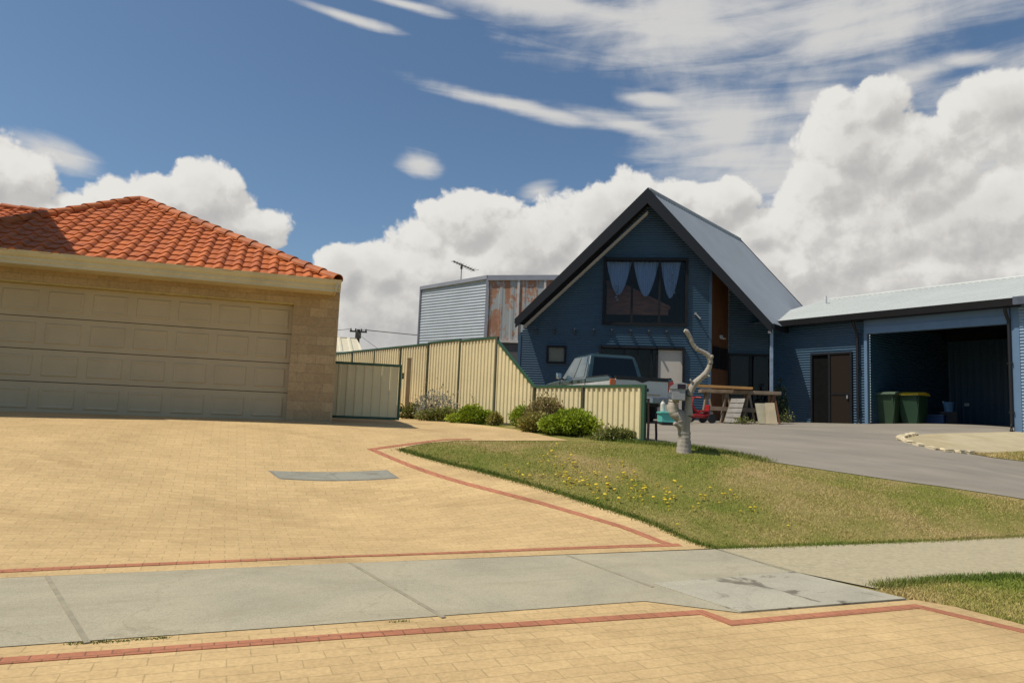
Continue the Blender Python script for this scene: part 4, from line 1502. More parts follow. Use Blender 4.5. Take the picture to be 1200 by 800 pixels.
# power pole and wires
pb_, ptp = P(418.5, 412, 62), P(421, 386, 62)
pole = empty('power_pole', (pb_.x, pb_.y, .9), 0, 'distant dark wooden power pole with a crossarm above the fence', 'power pole')
m_pole = mat('pole_timber', (.07, .062, .055), .9, 0, .2, 2)
mb = MB(); mb.tube([(pb_.x, pb_.y, .5), (pb_.x, pb_.y, ptp.z)], [.19, .15], 8); mb.build('shaft', m_pole, pole)
ca = Vector((pb_.x, pb_.y, P(421, 388.5, 62).z))
cx_ = Vector((.97, .24, 0)).normalized()
mb = MB(); mb.box(ca, (1.5, .14, .14), (cx_, Vector((-cx_.y, cx_.x, 0)), Z3)); mb.build('crossarm', m_pole, pole)
mb = MB(); mb.box(ca - Z3 * .35, (.45, .35, .5)); mb.build('transformer', m_pole, pole)
for k in (-.65, -.25, .25, .65):
    mb = MB(); mb.lathe(ca + cx_ * k + Z3 * .07, [(.05, 0), (.08, .05), (.05, .12), (.06, .18), (.01, .22)], seg=8); mb.build('insulator', m_pole, pole)
m_wire = mat('wire', (.06, .06, .06), .6)


def wire(a, b, sag, r):
    mb = MB()
    mb.tube([a.lerp(b, t / 14) - Z3 * sag * 4 * (t / 14) * (1 - t / 14) for t in range(15)], r, 5)
    return mb.build('overhead_wire', m_wire)


for k, (kx, ex_, ey, dd, lab) in enumerate(((-.65, 150, 388, 70, 'overhead wire running from the power pole to behind the garage roof'),
                                        (-.25, 1000, 424, 75, 'lower overhead wire running from the power pole behind the grey shed'),
                                        (.65, 900, 415, 78, 'upper overhead wire running from the power pole behind the grey shed'))):
    tag(wire(ca + cx_ * kx + Z3 * .2, P(ex_, ey, dd), .5, .022), lab, 'wire', 'overhead wires')
tag(wire(ca - Z3 * .2, P(470, 425, 44), .1, .018), 'service wire dropping steeply from the power pole towards the houses', 'wire', 'overhead wires')

# ------------------------------------------------------------------ pickup truck
TH = R(15.5)
tq = P(713, 480, 16.6)
ute = empty('pickup_truck', (tq.x, tq.y, gz(tq.x, tq.y) + .02), TH, 'old green and silver pickup truck parked behind the low end of the fence', 'pickup truck')
m_silver = mat('silver_paint', (.50, .49, .46), .35, .1, .05, 2, coat=.6, dirt=(.36, .33, .28), dirt_amt=.3)
m_grn = mat('dark_green_paint', (.026, .052, .058), .25, .1, .1, 2, coat=.8)
m_blk = mat('black_plastic', (.014, .014, .015), .55)
m_tyre = mat('tyre_rubber', (.018, .018, .018), .85)
m_chrome = mat('chrome_trim', (.65, .65, .65), .15, 1)
m_red = mat('red_lens', (.50, .03, .015), .25, coat=.5)
m_amb = mat('orange_lens', (.62, .14, .03), .25, coat=.5)
m_carglass = glass_mat('car_glass', .02, (.30, .36, .38))
W_, L_ = 1.69, 4.95
T_ = MB(False)


def arc(cy, r, z0, n=12):
    return [(cy + r * math.cos(math.pi * k / n), z0 + r * math.sin(math.pi * k / n)) for k in range(n + 1)]


def side_prism(prof, x0, x1, bev=.03):
    bm = bmesh.new()
    a = [bm.verts.new((x0, y, z)) for y, z in prof]; b = [bm.verts.new((x1, y, z)) for y, z in prof]
    n = len(prof)
    bm.faces.new(a); bm.faces.new(b[::-1])
    for i in range(n): bm.faces.new((a[i], a[(i + 1) % n], b[(i + 1) % n], b[i]))
    bmesh.ops.recalc_face_normals(bm, faces=bm.faces[:])
    if bev:
        ed = [e for e in bm.edges if (len(e.link_faces) == 2 and e.calc_face_angle(0) > .5)]
        bmesh.ops.bevel(bm, geom=ed, offset=bev, segments=3, affect='EDGES', profile=.6)
    bm.verts.index_update()
    mb = MB(False); mb.add([v.co.copy() for v in bm.verts], [[v.index for v in f.verts] for f in bm.faces]); bm.free()
    return mb


rear_ax, front_ax = 1.12, 4.02
# lower body (silver) with wheel arches
low = [(.02, .52)] + arc(rear_ax, .42, .42)[::-1] + arc(front_ax, .42, .42)[::-1] + [(L_, .50), (L_ + .02, .62), (L_, .94), (.0, .985), (-.01, .70)]
side_prism(low, 0, W_, .025).build('lower_body', m_silver, ute)
# bed: green upper skin left/right and front, open inside
bz0, bz1, bl = .99, 1.10, 1.52
for x0 in (0.0, W_ - .07):
    side_prism([(.0, bz0), (bl, bz0), (bl, bz1), (.10, bz1), (.0, bz1 - .03)], x0 + .003, x0 + .067, .012).build('bed_side', m_grn, ute)
    mb = MB(False); mb.box((x0 + .035, .80, bz1 + .014), (.075, 1.44, .028), None, .008); mb.build('bed_rail', m_blk, ute)
mb = MB(False); mb.box((W_ / 2, bl / 2 + .05, .925), (W_ - .16, bl - .08, .03)); mb.box((W_ / 2, bl - .03, 1.02), (W_ - .16, .04, .16)); mb.build('bed_liner', m_blk, ute)
# hood
side_prism([(3.52, .965), (L_ - .01, .945), (L_ - .02, .99), (4.6, 1.055), (3.52, 1.12)], .012, W_ - .012, .035).build('bonnet', m_grn, ute)
side_prism([(bl + .012, .98), (3.515, .968), (3.515, 1.09), (bl + .012, 1.09)], .006, W_ - .006, .02).build('door_skin', m_grn, ute)
# cab greenhouse
zb0, zt0 = 1.085, 1.79
bx0, bx1, tx0, tx1 = .03, W_ - .03, .20, W_ - .20
by0, by1, ty0, ty1 = bl + .02, 3.56, bl + .22, 2.86
bm = bmesh.new()
lv = [(bx0, bx1, by0, by1, zb0), (bx0 + .10, bx1 - .10, by0 + .09, by1 - .42, zb0 + .40), (tx0, tx1, ty0, ty1, zt0 - .04)]
vs = []
for x0, x1, y0, y1, z in lv: vs.append([bm.verts.new(p) for p in ((x0, y0, z), (x1, y0, z), (x1, y1, z), (x0, y1, z))])
tv = [bm.verts.new(p) for p in ((tx0 + .12, ty0 + .14, zt0), (tx1 - .12, ty0 + .14, zt0), (tx1 - .12, ty1 - .2, zt0), (tx0 + .12, ty1 - .2, zt0))]
vs.append(tv)
for a, b in zip(vs, vs[1:]):
    for i in range(4): bm.faces.new((a[i], a[(i + 1) % 4], b[(i + 1) % 4], b[i]))
bm.faces.new(tv); bm.faces.new(vs[0][::-1])
bmesh.ops.recalc_face_normals(bm, faces=bm.faces[:])
ed = [e for e in bm.edges if abs(e.verts[0].co.z - e.verts[1].co.z) > .1 or min(v.co.z for v in e.verts) > 1.6]
bmesh.ops.bevel(bm, geom=ed, offset=.05, segments=3, affect='EDGES', profile=.5)
bm.verts.index_update()
mb = MB(False); mb.add([v.co.copy() for v in bm.verts], [[v.index for v in f.verts] for f in bm.faces]); bm.free()
cab = mb.build('cab', m_grn, ute, smooth=False)


def lerp4(c, u, v): return (c[0] * (1 - u) + c[1] * u) * (1 - v) + (c[3] * (1 - u) + c[2] * u) * v


def side_pt(side, y_frac, v):
    """point on the greenhouse side; v 0..1 from belt to roof"""
    z = zb0 + (zt0 - .04 - zb0) * v
    if v < .4 / (zt0 - .04 - zb0):
        t = v / (.4 / (zt0 - .04 - zb0)); a, b = lv[0], lv[1]
    else:
        t = (v - .4 / (zt0 - .04 - zb0)) / (1 - .4 / (zt0 - .04 - zb0)); a, b = lv[1], lv[2]
    x0, x1, y0, y1 = (a[i] * (1 - t) + b[i] * t for i in range(4))
    x = x0 - .008 if side == 0 else x1 + .008
    return Vector((x, y0 + (y1 - y0) * y_frac, z))


def end_pt(end, xf, v):
    z = zb0 + (zt0 - .04 - zb0) * v; q = .4 / (zt0 - .04 - zb0)
    if v < q: t = v / q; a, b = lv[0], lv[1]
    else: t = (v - q) / (1 - q); a, b = lv[1], lv[2]
    x0, x1, y0, y1 = (a[i] * (1 - t) + b[i] * t for i in range(4))
    y = y0 - .008 if end == 0 else y1 + .008
    return Vector((x0 + (x1 - x0) * xf, y, z))


def pane(fn, which, u0, u1, v0, v1, name='window', m=None):
    vs, fs = [], []; nu, nv = 4, 4
    for j in range(nv + 1):
        for i in range(nu + 1):
            vs.append(fn(which, u0 + (u1 - u0) * i / nu, v0 + (v1 - v0) * j / nv))
    for j in range(nv):
        for i in range(nu): fs.append((j * 5 + i, j * 5 + i + 1, (j + 1) * 5 + i + 1, (j + 1) * 5 + i))
    mb = MB(False); mb.add(vs, fs)
    return mb.build(name, m or m_cg, cab, smooth=True)


m_cg = mat('tinted_car_glass', (.004, .007, .008), .04, 0, .1, 1, spec=.45)
m_cg2 = mat('pale_tinted_glass', (.07, .105, .115), .05, 0, .3, 3, spec=.9)
for sd_ in (0, 1):
    pane(side_pt, sd_, .10, .44, .08, .90, 'window', m_cg2); pane(side_pt, sd_, .48, .86, .08, .88, 'window', m_cg2)
pane(end_pt, 0, .09, .91, .10, .90, 'rear_window'); pane(end_pt, 1, .07, .93, .06, .92, 'windscreen')
for x in (-.004, W_ + .004):                       # door handles, seams and a side moulding
    for y in (2.05, 2.62):
        mb = MB(False); mb.box((x, y, 1.03), (.03, .16, .035), None, .008); mb.build('door_handle', m_blk, ute)
    for y in (1.545, 2.50, 3.49):
        mb = MB(False); mb.box((x * 1.0, y, .86), (.012, .012, .44)); mb.build('door_seam', m_blk, ute)
    mb = MB(False); mb.box((x, 2.4, .80), (.02, 3.9, .05), None, .006); mb.build('side_moulding', m_blk, ute)
# tailgate with its notch of black liner, lamps, bumper
tg = side_prism([(-.03, .50), (.03, .50), (.03, 1.04), (-.03, 1.04)], .15, W_ - .15, .012).build('tailgate', m_silver, ute)
mb = MB(False)
n = 16
prof = []
for k in range(n + 1):
    u = k / n; x = .16 + (W_ - .32) * u
    dip = .0 + .05 * max(0, 1 - abs(u - .5) / .12) 
    prof.append((x, 1.02 - dip))
pts = [Vector((x, -.045, z)) for x, z in prof] + [Vector((W_ - .16, -.045, 1.11)), Vector((.16, -.045, 1.11))]
mb.prism(pts, Vector((0, .11, 0))); mb.build('tailgate_liner', m_blk, tg)
mb = MB(False); mb.box((W_ / 2, -.034, .80), (.34, .02, .08), None, .006); mb.build('handle', m_blk, tg)
mb = MB(False); mb.box((W_ / 2 + .3, -.033, .69), (.36, .012, .03)); mb.build('badge_strip', mat('dull_gold', (.40, .27, .16), .5), tg)
for x, m1 in ((.075, m_amb), (W_ - .075, m_red)):
    mb = MB(False); mb.box((x, -.005, .90), (.135, .07, .26), None, .012); h = mb.build('tail_light', m1, ute)
    mb = MB(False); mb.box((x, -.03, .80), (.115, .04, .06), None, .005); mb.build('reverse_lens', mat('white_lens', (.6, .58, .55), .3), h)
mb = MB(False); mb.box((W_ / 2, -.14, .56), (W_ - .04, .20, .15), None, .03); bp_ = mb.build('rear_bumper', mat('bumper_grey', (.22, .22, .23), .35, .6), ute)
mb = MB(False); mb.box((W_ / 2, -.245, .56), (.36, .012, .11), None, .003); mb.build('number_plate', mat('plate_white', (.55, .55, .52), .5), bp_)
mb = MB(False); mb.box((W_ / 2, L_ + .05, .55), (W_ - .02, .2, .22), None, .04); mb.build('front_bumper', m_silver, ute)
for x in (.17, W_ - .17):
    mb = MB(False); mb.box((x, L_ - .0, .78), (.26, .06, .14), None, .02); mb.build('headlight', mat('lamp_glass', (.6, .62, .62), .1), ute)
for x in (-.10, W_ + .10):
    mb = MB(False); mb.box((x, 3.30, 1.22), (.16, .09, .17), None, .03); mr_ = mb.build('wing_mirror', m_chrome, ute)
    mb = MB(False); mb.bar((x, 3.31, 1.18), (.06 if x < 0 else W_ - .06, 3.34, 1.12), .04, .04); mb.build('mirror_arm', m_blk, mr_)
for y in (rear_ax, front_ax):
    for x, sg in ((.14, -1), (W_ - .14, 1)):
        mb = MB(False)
        mb.lathe((x - .11 * 1, y, .35), [(.20, 0), (.30, 0), (.345, .03), (.355, .07), (.355, .15), (.345, .19), (.30, .22), (.20, .22)], Vector((1, 0, 0)), 28)
        wh = mb.build('wheel', m_tyre, ute, smooth=False)
        mb = MB(False); mb.lathe((x + sg * .075, y, .35), [(.205, 0), (.20, .02), (.08, .028), (.06, .05), (.01, .05)] if sg > 0 else [(.205, 0), (.20, -.02), (.08, -.028), (.06, -.05), (.01, -.05)], Vector((1, 0, 0)), 20)
        mb.build('rim', m_silver, wh)
mb = MB(False)
mb.box((W_ / 2, L_ / 2, .48), (W_ - .5, L_ - .5, .14)); mb.build('chassis', m_blk, ute)
# cream bulge of the wheel-arch flare behind the fence top
for x in (-.03, W_ + .03):
    mb = MB(False); mb.tube([(x, rear_ax + .44 * math.cos(math.pi * k / 12), .44 + .44 * math.sin(math.pi * k / 12)) for k in range(13)], .045, 8); mb.build('wheel_arch_flare', m_silver, ute, smooth=True)

# ------------------------------------------------------------------ wheelie bins
def make_bin(lab, body, lid, loc, rz):
    b = empty('wheelie_bin', loc, rz, lab, 'wheelie bin', 'wheelie bins in the garage')
    bm = bmesh.new()
    rings = []
    for z, wx, wy, oy in ((.06, .44, .50, .0), (.50, .50, .58, .0), (.90, .55, .66, .0), (.905, .585, .70, 0), (.96, .59, .71, 0)):
        rings.append([bm.verts.new((sx * wx / 2, sy * wy / 2 + oy, z)) for sx, sy in ((-1, -1), (1, -1), (1, 1), (-1, 1))])
    for p, q in zip(rings, rings[1:]):
        for i in range(4): bm.faces.new((p[i], p[(i + 1) % 4], q[(i + 1) % 4], q[i]))
    bm.faces.new(rings[0][::-1]); bm.faces.new(rings[-1])
    bmesh.ops.bevel(bm, geom=[e for e in bm.edges if abs(e.verts[0].co.z - e.verts[1].co.z) > .03], offset=.05, segments=3, affect='EDGES')
    bm.verts.index_update()
    mb = MB(False); mb.add([v.co.copy() for v in bm.verts], [[v.index for v in f.verts] for f in bm.faces]); bm.free()
    mb.build('body', body, b)
    mb = MB(False)
    mb.prism([(-.30, -.38, .965), (-.30, .36, .965), (-.30, .36, 1.02), (-.30, .0, 1.065), (-.30, -.32, 1.03), (-.30, -.38, .99)], (.60, 0, 0))
    mb.box((0, -.385, .975), (.3, .04, .03)); mb.build('lid', lid, b)
    mb = MB(False); mb.tube([(-.2, .41, .98), (.2, .41, .98)], .017, 8); mb.bar((-.2, .34, .95), (-.2, .41, .98), .03, .03); mb.bar((.2, .34, .95), (.2, .41, .98), .03, .03); mb.build('handle', body, b)
    for x in (-.25, .25):
        mb = MB(False); mb.lathe((x - .025, .27, .10), [(.04, 0), (.10, .0), (.10, .05), (.04, .05)], Vector((1, 0, 0)), 18); mb.build('wheel', m_blk, b)
    return b


m_bin = mat('green_bin', (.022, .052, .021), .6, 0, .1, 2); m_bin2 = mat('deep_green_bin', (.011, .044, .018), .6, 0, .1, 2)
ylid = mat('yellow_lid', (.50, .36, .02), .5, 0, .08, 2); glid = mat('green_lid', (.075, .11, .07), .5, 0, .1, 2)
q1_, q2_ = P(1042, 497, 20.5), P(1071, 498, 20.3)
rzb = math.atan2(wn.y, wn.x) + math.pi / 2 + R(8)
make_bin('green wheelie bin with a faded green lid beside the yellow-lidded bin', m_bin, glid, (q1_.x, q1_.y, GZ), rzb)
make_bin('deep green wheelie bin with a yellow lid in the open garage', m_bin2, ylid, (q2_.x, q2_.y, GZ), rzb + R(-6))

# crate and odds and ends on the garage floor
q = P(1097, 498, 20.9)
cr = empty('storage_crate', (q.x, q.y, GZ), rzb, 'blue plastic crate on the garage floor beside the bins', 'crate')
mb = MB(False); mb.box((0, 0, .22), (.50, .36, .40), None, .02); mb.build('tub', mat('blue_plastic', (.05, .10, .24), .5, 0, .1, 3), cr)
mb = MB(False); mb.box((0, 0, .435), (.54, .40, .03), None, .01); mb.build('rim', mat('grey_blue_plastic', (.11, .17, .30), .5), cr)
q = P(1112, 499, 20.9)
cr = empty('cardboard_box', (q.x, q.y, GZ), rzb + .3, 'dark box stacked against the back wall of the open garage', 'box')
mb = MB(False); mb.box((0, 0, .27), (.42, .36, .54), None, .01); mb.build('carton', mat('dark_carton', (.05, .045, .045), .8), cr)
mb = MB(False); mb.box((0, 0, .547), (.43, .06, .008)); mb.build('tape', mat('tape', (.10, .08, .05), .4), cr)
cr2 = empty('plastic_bucket', (q.x, q.y, GZ + .552), 0, 'small pale blue bucket on top of the dark box in the garage', 'bucket')
mb = MB(False); mb.lathe((0, 0, 0), [(.11, 0), (.145, .26), (.155, .27), (.15, .285), (.135, .28), (.105, .03)], seg=18); mb.build('pail', mat('sky_blue_plastic', (.10, .24, .42), .5), cr2)
mb = MB(False); mb.tube([(-.15 * math.cos(t * math.pi / 8), .02, .26 + .12 * math.sin(t * math.pi / 8)) for t in range(9)], .006, 5); mb.build('handle', m_chrome, cr2)

# ------------------------------------------------------------------ timber workbench in front of the porch
m_grey = mat('weathered_timber', (.25, .19, .13), .85, 0, .25, 4, dirt=(.14, .10, .07), dirt_amt=.6, stretch=(1, 1, .4))
m_raw = mat('pale_pine', (.55, .40, .23), .75, 0, .18, 3)
m_org = mat('orange_pine', (.62, .32, .10), .65, 0, .15, 3)


def at_ground(px, d):
    q = P(px, 497, d); q.z = gz(q.x, q.y) + .012
    return q


bl_, br_ = at_ground(826, 19.6), at_ground(906, 19.4)
bv = br_ - bl_; bv.z = 0; bw = bv.length; bv.normalize(); bn = Vector((bv.y, -bv.x, 0))
zt_b = P(866, 457, 19.5).z
bench = empty('timber_workbench', bl_, 0, 'long weathered timber workbench on splayed legs in front of the porch', 'workbench')
bax = (bv, bn, Z3)
mb = MB(); mb.box(bl_ + bv * bw / 2 + Z3 * (zt_b - bl_.z - .06), (bw + .3, .55, .09), bax, .008); mb.build('bench_top', m_grey, bench)
for s in (.02, .30, .62, .98):
    for sg in (-1, 1):
        base_ = bl_ + bv * (bw * s + sg * .16) + bn * .22
        tp_ = bl_ + bv * (bw * s + sg * .02) + bn * .18 + Z3 * (zt_b - bl_.z - .10)
        mb = MB(); mb.bar(base_, tp_, .09, .05); mb.build('leg', m_grey if s < .9 else m_wood, bench)
    mb = MB(); mb.bar(bl_ + bv * (bw * s) - bn * .22, bl_ + bv * (bw * s) - bn * .18 + Z3 * (zt_b - bl_.z - .10), .09, .05); mb.build('leg', m_grey, bench)
mb = MB(); mb.bar(bl_ + bv * (bw * .05) + bn * .25 + Z3 * .38, bl_ + bv * (bw * .95) + bn * .25 + Z3 * .36, .04, .11); mb.build('stretcher', m_grey, bench)
pl_a, pl_b = P(800, 455, 18.9), P(880, 452, 19.2)
zpl = zt_b + .045
mb = MB(); mb.bar(Vector((pl_a.x, pl_a.y, zpl)), Vector((pl_b.x, pl_b.y, zpl)), .22, .065, Z3, .006)
tag(mb.build('timber_plank', m_org), 'long bright orange-yellow plank lying along the workbench', 'plank')


def leaning(name, px0, px1, pxt0, pxt1, yb, yt, d, m, th=.03):
    a, b = P(px0, yb, d), P(px1, yb + .3, d); c, e_ = P(pxt1, yt, d + .32), P(pxt0, yt, d + .32)
    g = min(gz(a.x, a.y), gz(b.x, b.y)) + .012
    a.z = b.z = g
    n = (b - a).cross(e_ - a).normalized()
    mb = MB(); mb.prism([a, b, c, e_], n * th)
    return mb, a, b, c, e_, n


mb, a, b, c, e_, n = leaning('pallet', 848, 864.5, 857, 872.5, 497, 467.5, 18.7, m_raw)
if n.y > 0: n = -n
pal = empty('timber_pallet', a, 0, 'grey slatted timber pallet leaning on the front of the workbench', 'pallet')
mb = MB()
for t in (.05, .5, .95): mb.bar(a.lerp(b, t), e_.lerp(c, t), .05, .07, n)
mb.build('bearer', m_grey, pal)
for k in range(5):
    t0_, t1_ = k / 5 + .015, (k + 1) / 5 - .015
    p = [a.lerp(e_, t0_), b.lerp(c, t0_), b.lerp(c, t1_), a.lerp(e_, t1_)]
    mb = MB(); mb.prism([x + n * .037 for x in p], n * .018); mb.build('slat', mat('pallet_grey', (.36, .32, .27), .85, 0, .2, 6), pal)
m_sheet = mat('particle_board', (.38, .31, .20), .8, 0, .12, 5); m_sheet2 = mat('olive_board', (.30, .27, .185), .8, 0, .12, 5)
mb, a, b, c, e_, n = leaning('x', 889, 902, 884.5, 897, 496.5, 473, 18.7, m_sheet)
tag(mb.build('board_sheet', m_sheet2), 'olive-grey board sheet leaning on the right end of the workbench, left of another', 'board', 'board sheets leaning on the workbench')
mb, a, b, c, e_, n = leaning('x', 898, 911, 896.5, 907, 496.5, 472.5, 18.55, m_sheet)
tag(mb.build('board_sheet', m_sheet), 'yellow-brown board sheet leaning at the far right end of the workbench', 'board', 'board sheets leaning on the workbench')

# ------------------------------------------------------------------ child's red tricycle
q = at_ground(818, 18.2)
tk = empty('toy_tricycle', q, R(200), 'small red toy tricycle standing in front of the workbench', 'tricycle')
m_redp = mat('red_toy_plastic', (.34, .02, .022), .4, 0, .08, 3)
mb = MB(False); mb.tube([(-.32, 0, .24), (-.05, 0, .20), (.12, 0, .34), (.20, 0, .46)], .045, 8); mb.build('frame', m_redp, tk)
mb = MB(False); mb.box((-.16, 0, .30), (.26, .20, .06), None, .02); mb.box((-.28, 0, .38), (.04, .2, .18), None, .015); mb.build('seat', m_redp, tk)
mb = MB(False); mb.tube([(.26, 0, .16), (.19, 0, .5), (.14, 0, .64)], .02, 8); mb.build('fork', m_redp, tk)
mb = MB(False); mb.tube([(.06, -.22, .64), (.13, -.1, .65), (.14, 0, .64), (.13, .1, .65), (.06, .22, .64)], .02, 8); mb.build('handlebar', m_redp, tk)
for x, y, r in ((.26, 0, .17), (-.28, -.2, .12), (-.28, .2, .12)):
    mb = MB(False); mb.lathe((x, y - .03, r), [(r * .4, 0), (r, 0), (r, .06), (r * .4, .06)], Vector((0, 1, 0)), 18); mb.build('wheel', m_blk, tk)
mb = MB(False); mb.tube([(.26, -.09, .1), (.26, .09, .22)], .014, 6); mb.build('pedals', m_blk, tk)
mb = MB(False); mb.box((-.02, 0, .17), (.5, .26, .10), None, .04); mb.build('body', m_redp, tk)

# teal ride-on toy beside the truck's rear
q = at_ground(782.5, 16.2)
to = empty('toy_sandpit', q, 0, 'low teal plastic toy tray with white bottles in it, under the mailbox', 'toy tray')
m_teal = mat('teal_plastic', (.10, .44, .37), .5, 0, .1, 3)
mb = MB(False)
mb.prism([(-.18, -.2, .06), (.18, -.2, .06), (.2, .2, .06), (-.2, .2, .06)], (0, 0, .20)); mb.box((0, 0, .27), (.44, .46, .05), None, .02); mb.build('tray', m_teal, to)
mb = MB(False); mb.box((0, 0, .03), (.36, .4, .05), None, .02); mb.build('base', m_blk, to)
for x, h, lab in ((-.15, .30, 'taller white bottle standing in the teal toy tray'), (.05, .26, 'shorter white bottle standing in the teal toy tray')):
    bo = empty('plastic_bottle', (q.x + x * .8, q.y, q.z + .296), 0, lab, 'bottle', 'bottles in the toy tray')
    mb = MB(False); mb.lathe((0, 0, 0), [(.05, 0), (.055, .02), (.055, h * .6), (.02, h * .8)], seg=12); mb.build('body', mat('milky_plastic', (.62, .60, .52), .5), bo)
    mb = MB(False); mb.lathe((0, 0, h * .8), [(.024, 0), (.024, .03), (.005, .032)], seg=10); mb.build('cap', m_chrome, bo)

# ------------------------------------------------------------------ carved dead stump with a mailbox
SD = 11.0
sb_ = P(800, 528, SD); sbz = gz(sb_.x, sb_.y)
m_stump = mat('bleached_wood', (.36, .315, .255), .85, 0, .38, 5, .7, 22, dirt=(.22, .18, .14), dirt_amt=.7, stretch=(1, 1, .35))
stump = empty('tree_stump', (sb_.x, sb_.y, sbz), 0, 'bleached forked dead trunk with one long wavy branch on the lawn edge', 'dead trunk')


def limb(pxs, d0, d1):
    out = []
    n = len(pxs)
    for i, (x, y, w) in enumerate(pxs):
        d = d0 + (d1 - d0) * i / (n - 1)
        q = P(x, y, d)
        out.append((q, w / 2 / 820 * d))
    return out


def smooth_path(pr, sub=5):
    pts = [p for p, r in pr]; rs = [r for p, r in pr]
    P_, R_ = [], []
    n = len(pts)
    for i in range(n - 1):
        a, b, c, d = pts[max(i - 1, 0)], pts[i], pts[i + 1], pts[min(i + 2, n - 1)]
        for k in range(sub):
            t = k / sub
            P_.append(.5 * ((2 * b) + (c - a) * t + (2 * a - 5 * b + 4 * c - d) * t * t + (3 * b - a - 3 * c + d) * t ** 3))
            R_.append((rs[i] * (1 - t) + rs[i + 1] * t) * (1 + random.uniform(-.05, .05)))
    P_.append(pts[-1]); R_.append(rs[-1])
    return P_, R_


from mathutils import noise as mnoise


def wood(name, path, parent):
    mb = MB(); p, r = smooth_path(path, 9); mb.tube(p, r, 22)
    for i, v in enumerate(mb.v):
        c = p[i // 22]; d = (v - c)
        rr = d.length
        if rr < 1e-5: continue
        a = i % 22
        g = mnoise.noise(Vector((math.cos(a / 22 * 6.283) * 2.2, math.sin(a / 22 * 6.283) * 2.2, v.z * 3.0 + v.x * 2)))
        k = mnoise.noise(v * 14.0); s_ = mnoise.noise(v * 5.0 + Vector((7, 3, 1)))
        v += d / rr * (g * .15 + k * .07 + s_ * .07) * rr
    return mb.build(name, m_stump, parent, smooth=True)


trunk_p = limb([(800, 536, 19), (800.5, 529, 18), (801.5, 515, 14.5), (801, 503, 14.5), (800, 494, 16), (797, 488, 15), (791, 484, 13), (789, 476, 11.5), (790, 468, 12)], SD, SD)
wood('trunk', trunk_p, stump)
branch_p = limb([(802, 498, 11), (806, 488, 10), (807, 474, 8), (808, 462, 8), (813, 451, 7.5), (820, 444, 7), (828, 436, 6.8), (832, 426, 6), (831, 418, 6), (825, 413, 5), (817, 409, 5), (812, 403, 4.6), (809, 396, 5), (805, 389, 5.5), (802, 387.5, 4)], SD, SD - .1)
br = wood('branch', branch_p, stump)
for tw_ in ([(826, 437.5, 4), (829.5, 440, 3), (832, 441, 2)], [(814, 450, 4), (810.5, 447, 3), (809, 444.5, 2)], [(797, 500, 6), (792.5, 497, 5), (790, 496, 4)]):
    wood('twig_stub', limb(tw_, SD - .05, SD - .08), br)
kn = limb([(830, 422, 5.5), (833.5, 418.5, 5), (835.5, 417, 3)], SD - .05, SD - .1)
wood('knob', kn, br)
# mailbox
mq = P(793.5, 461, SD - .02)
mbx = empty('mailbox', mq, R(-12), 'grey metal mailbox with a rounded lid fixed on top of the dead trunk', 'mailbox')
m_mail = mat('galvanised_box', (.33, .34, .35), .5, .3, .15, 6, dirt=(.2, .2, .2), dirt_amt=.5)
mw, mdp, mh = .20, .34, .17
mb = MB(False); mb.box((.02, 0, -.02), (mw, mdp, mh), None, .008); mb.build('box', m_mail, mbx)
mb = MB(False)
prof = [(-mw / 2 - .03, .065), (-mw / 2 - .02, .10), (-mw / 2 + .05, .145), (.06, .165), (mw / 2 + .03, .15), (mw / 2 + .04, .065)]
mb.prism([(x + .01, -mdp / 2 - .01, z) for x, z in prof], (0, mdp + .02, 0)); mb.build('lid', m_mail, mbx)
mb = MB(False); mb.box((.06, -mdp / 2 - .014, .105), (.12, .012, .07)); mb.build('letter_slot', m_dark, mbx)

# ------------------------------------------------------------------ grass, weeds and shrubs
def inside(poly, x, y):
    r = np.zeros(len(x), bool); n = len(poly)
    for i in range(n):
        x0, y0 = poly[i]; x1, y1 = poly[(i + 1) % n]
        c = ((y0 > y) != (y1 > y)) & (x < (x1 - x0) * (y - y0) / (y1 - y0 + 1e-12) + x0)
        r ^= c
    return r


def scatter_xy(poly, n):
    p = np.array(poly); lo_, hi_ = p.min(0), p.max(0)
    out = np.zeros((0, 2))
    while len(out) < n:
        q = RNG.uniform(lo_, hi_, (n, 2))
        out = np.concatenate([out, q[inside(poly, q[:, 0], q[:, 1])]])
    return out[:n]


def grass(name, poly, n, h0, h1, wdt, m, lab, lift=0.0):
    xy = scatter_xy(poly, n)
    z = terr(xy[:, 0], xy[:, 1]) + lift
    # clumpy height
    k = .55 + .45 * np.sin(xy[:, 0] * 3.1 + 1.7 * np.sin(xy[:, 1] * 2.3)) * np.sin(xy[:, 1] * 2.7 + 1.3 * np.sin(xy[:, 0] * 1.9))
    h = (h0 + (h1 - h0) * RNG.random(n) ** 1.5) * (.6 + .5 * np.clip(k, 0, 1))
    a = RNG.uniform(0, 2 * np.pi, n); le = RNG.uniform(.2, 1.1, n) * h; b = RNG.uniform(0, 2 * np.pi, n)
    w2 = wdt * RNG.uniform(.6, 1.3, n)
    base = np.stack([xy[:, 0], xy[:, 1], z - .004], 1)
    side = np.stack([np.cos(a) * w2, np.sin(a) * w2, np.zeros(n)], 1)
    tip = base + np.stack([np.cos(b) * le, np.sin(b) * le, h], 1)
    v = np.stack([base - side, base + side, tip], 1).reshape(-1, 3)
    o = raw_mesh(name, v, np.arange(3 * n), 3, m)
    return tag(o, lab, 'grass', None, 'stuff')


def XY(pp): return [(G(*p).x, G(*p).y) for p in pp]


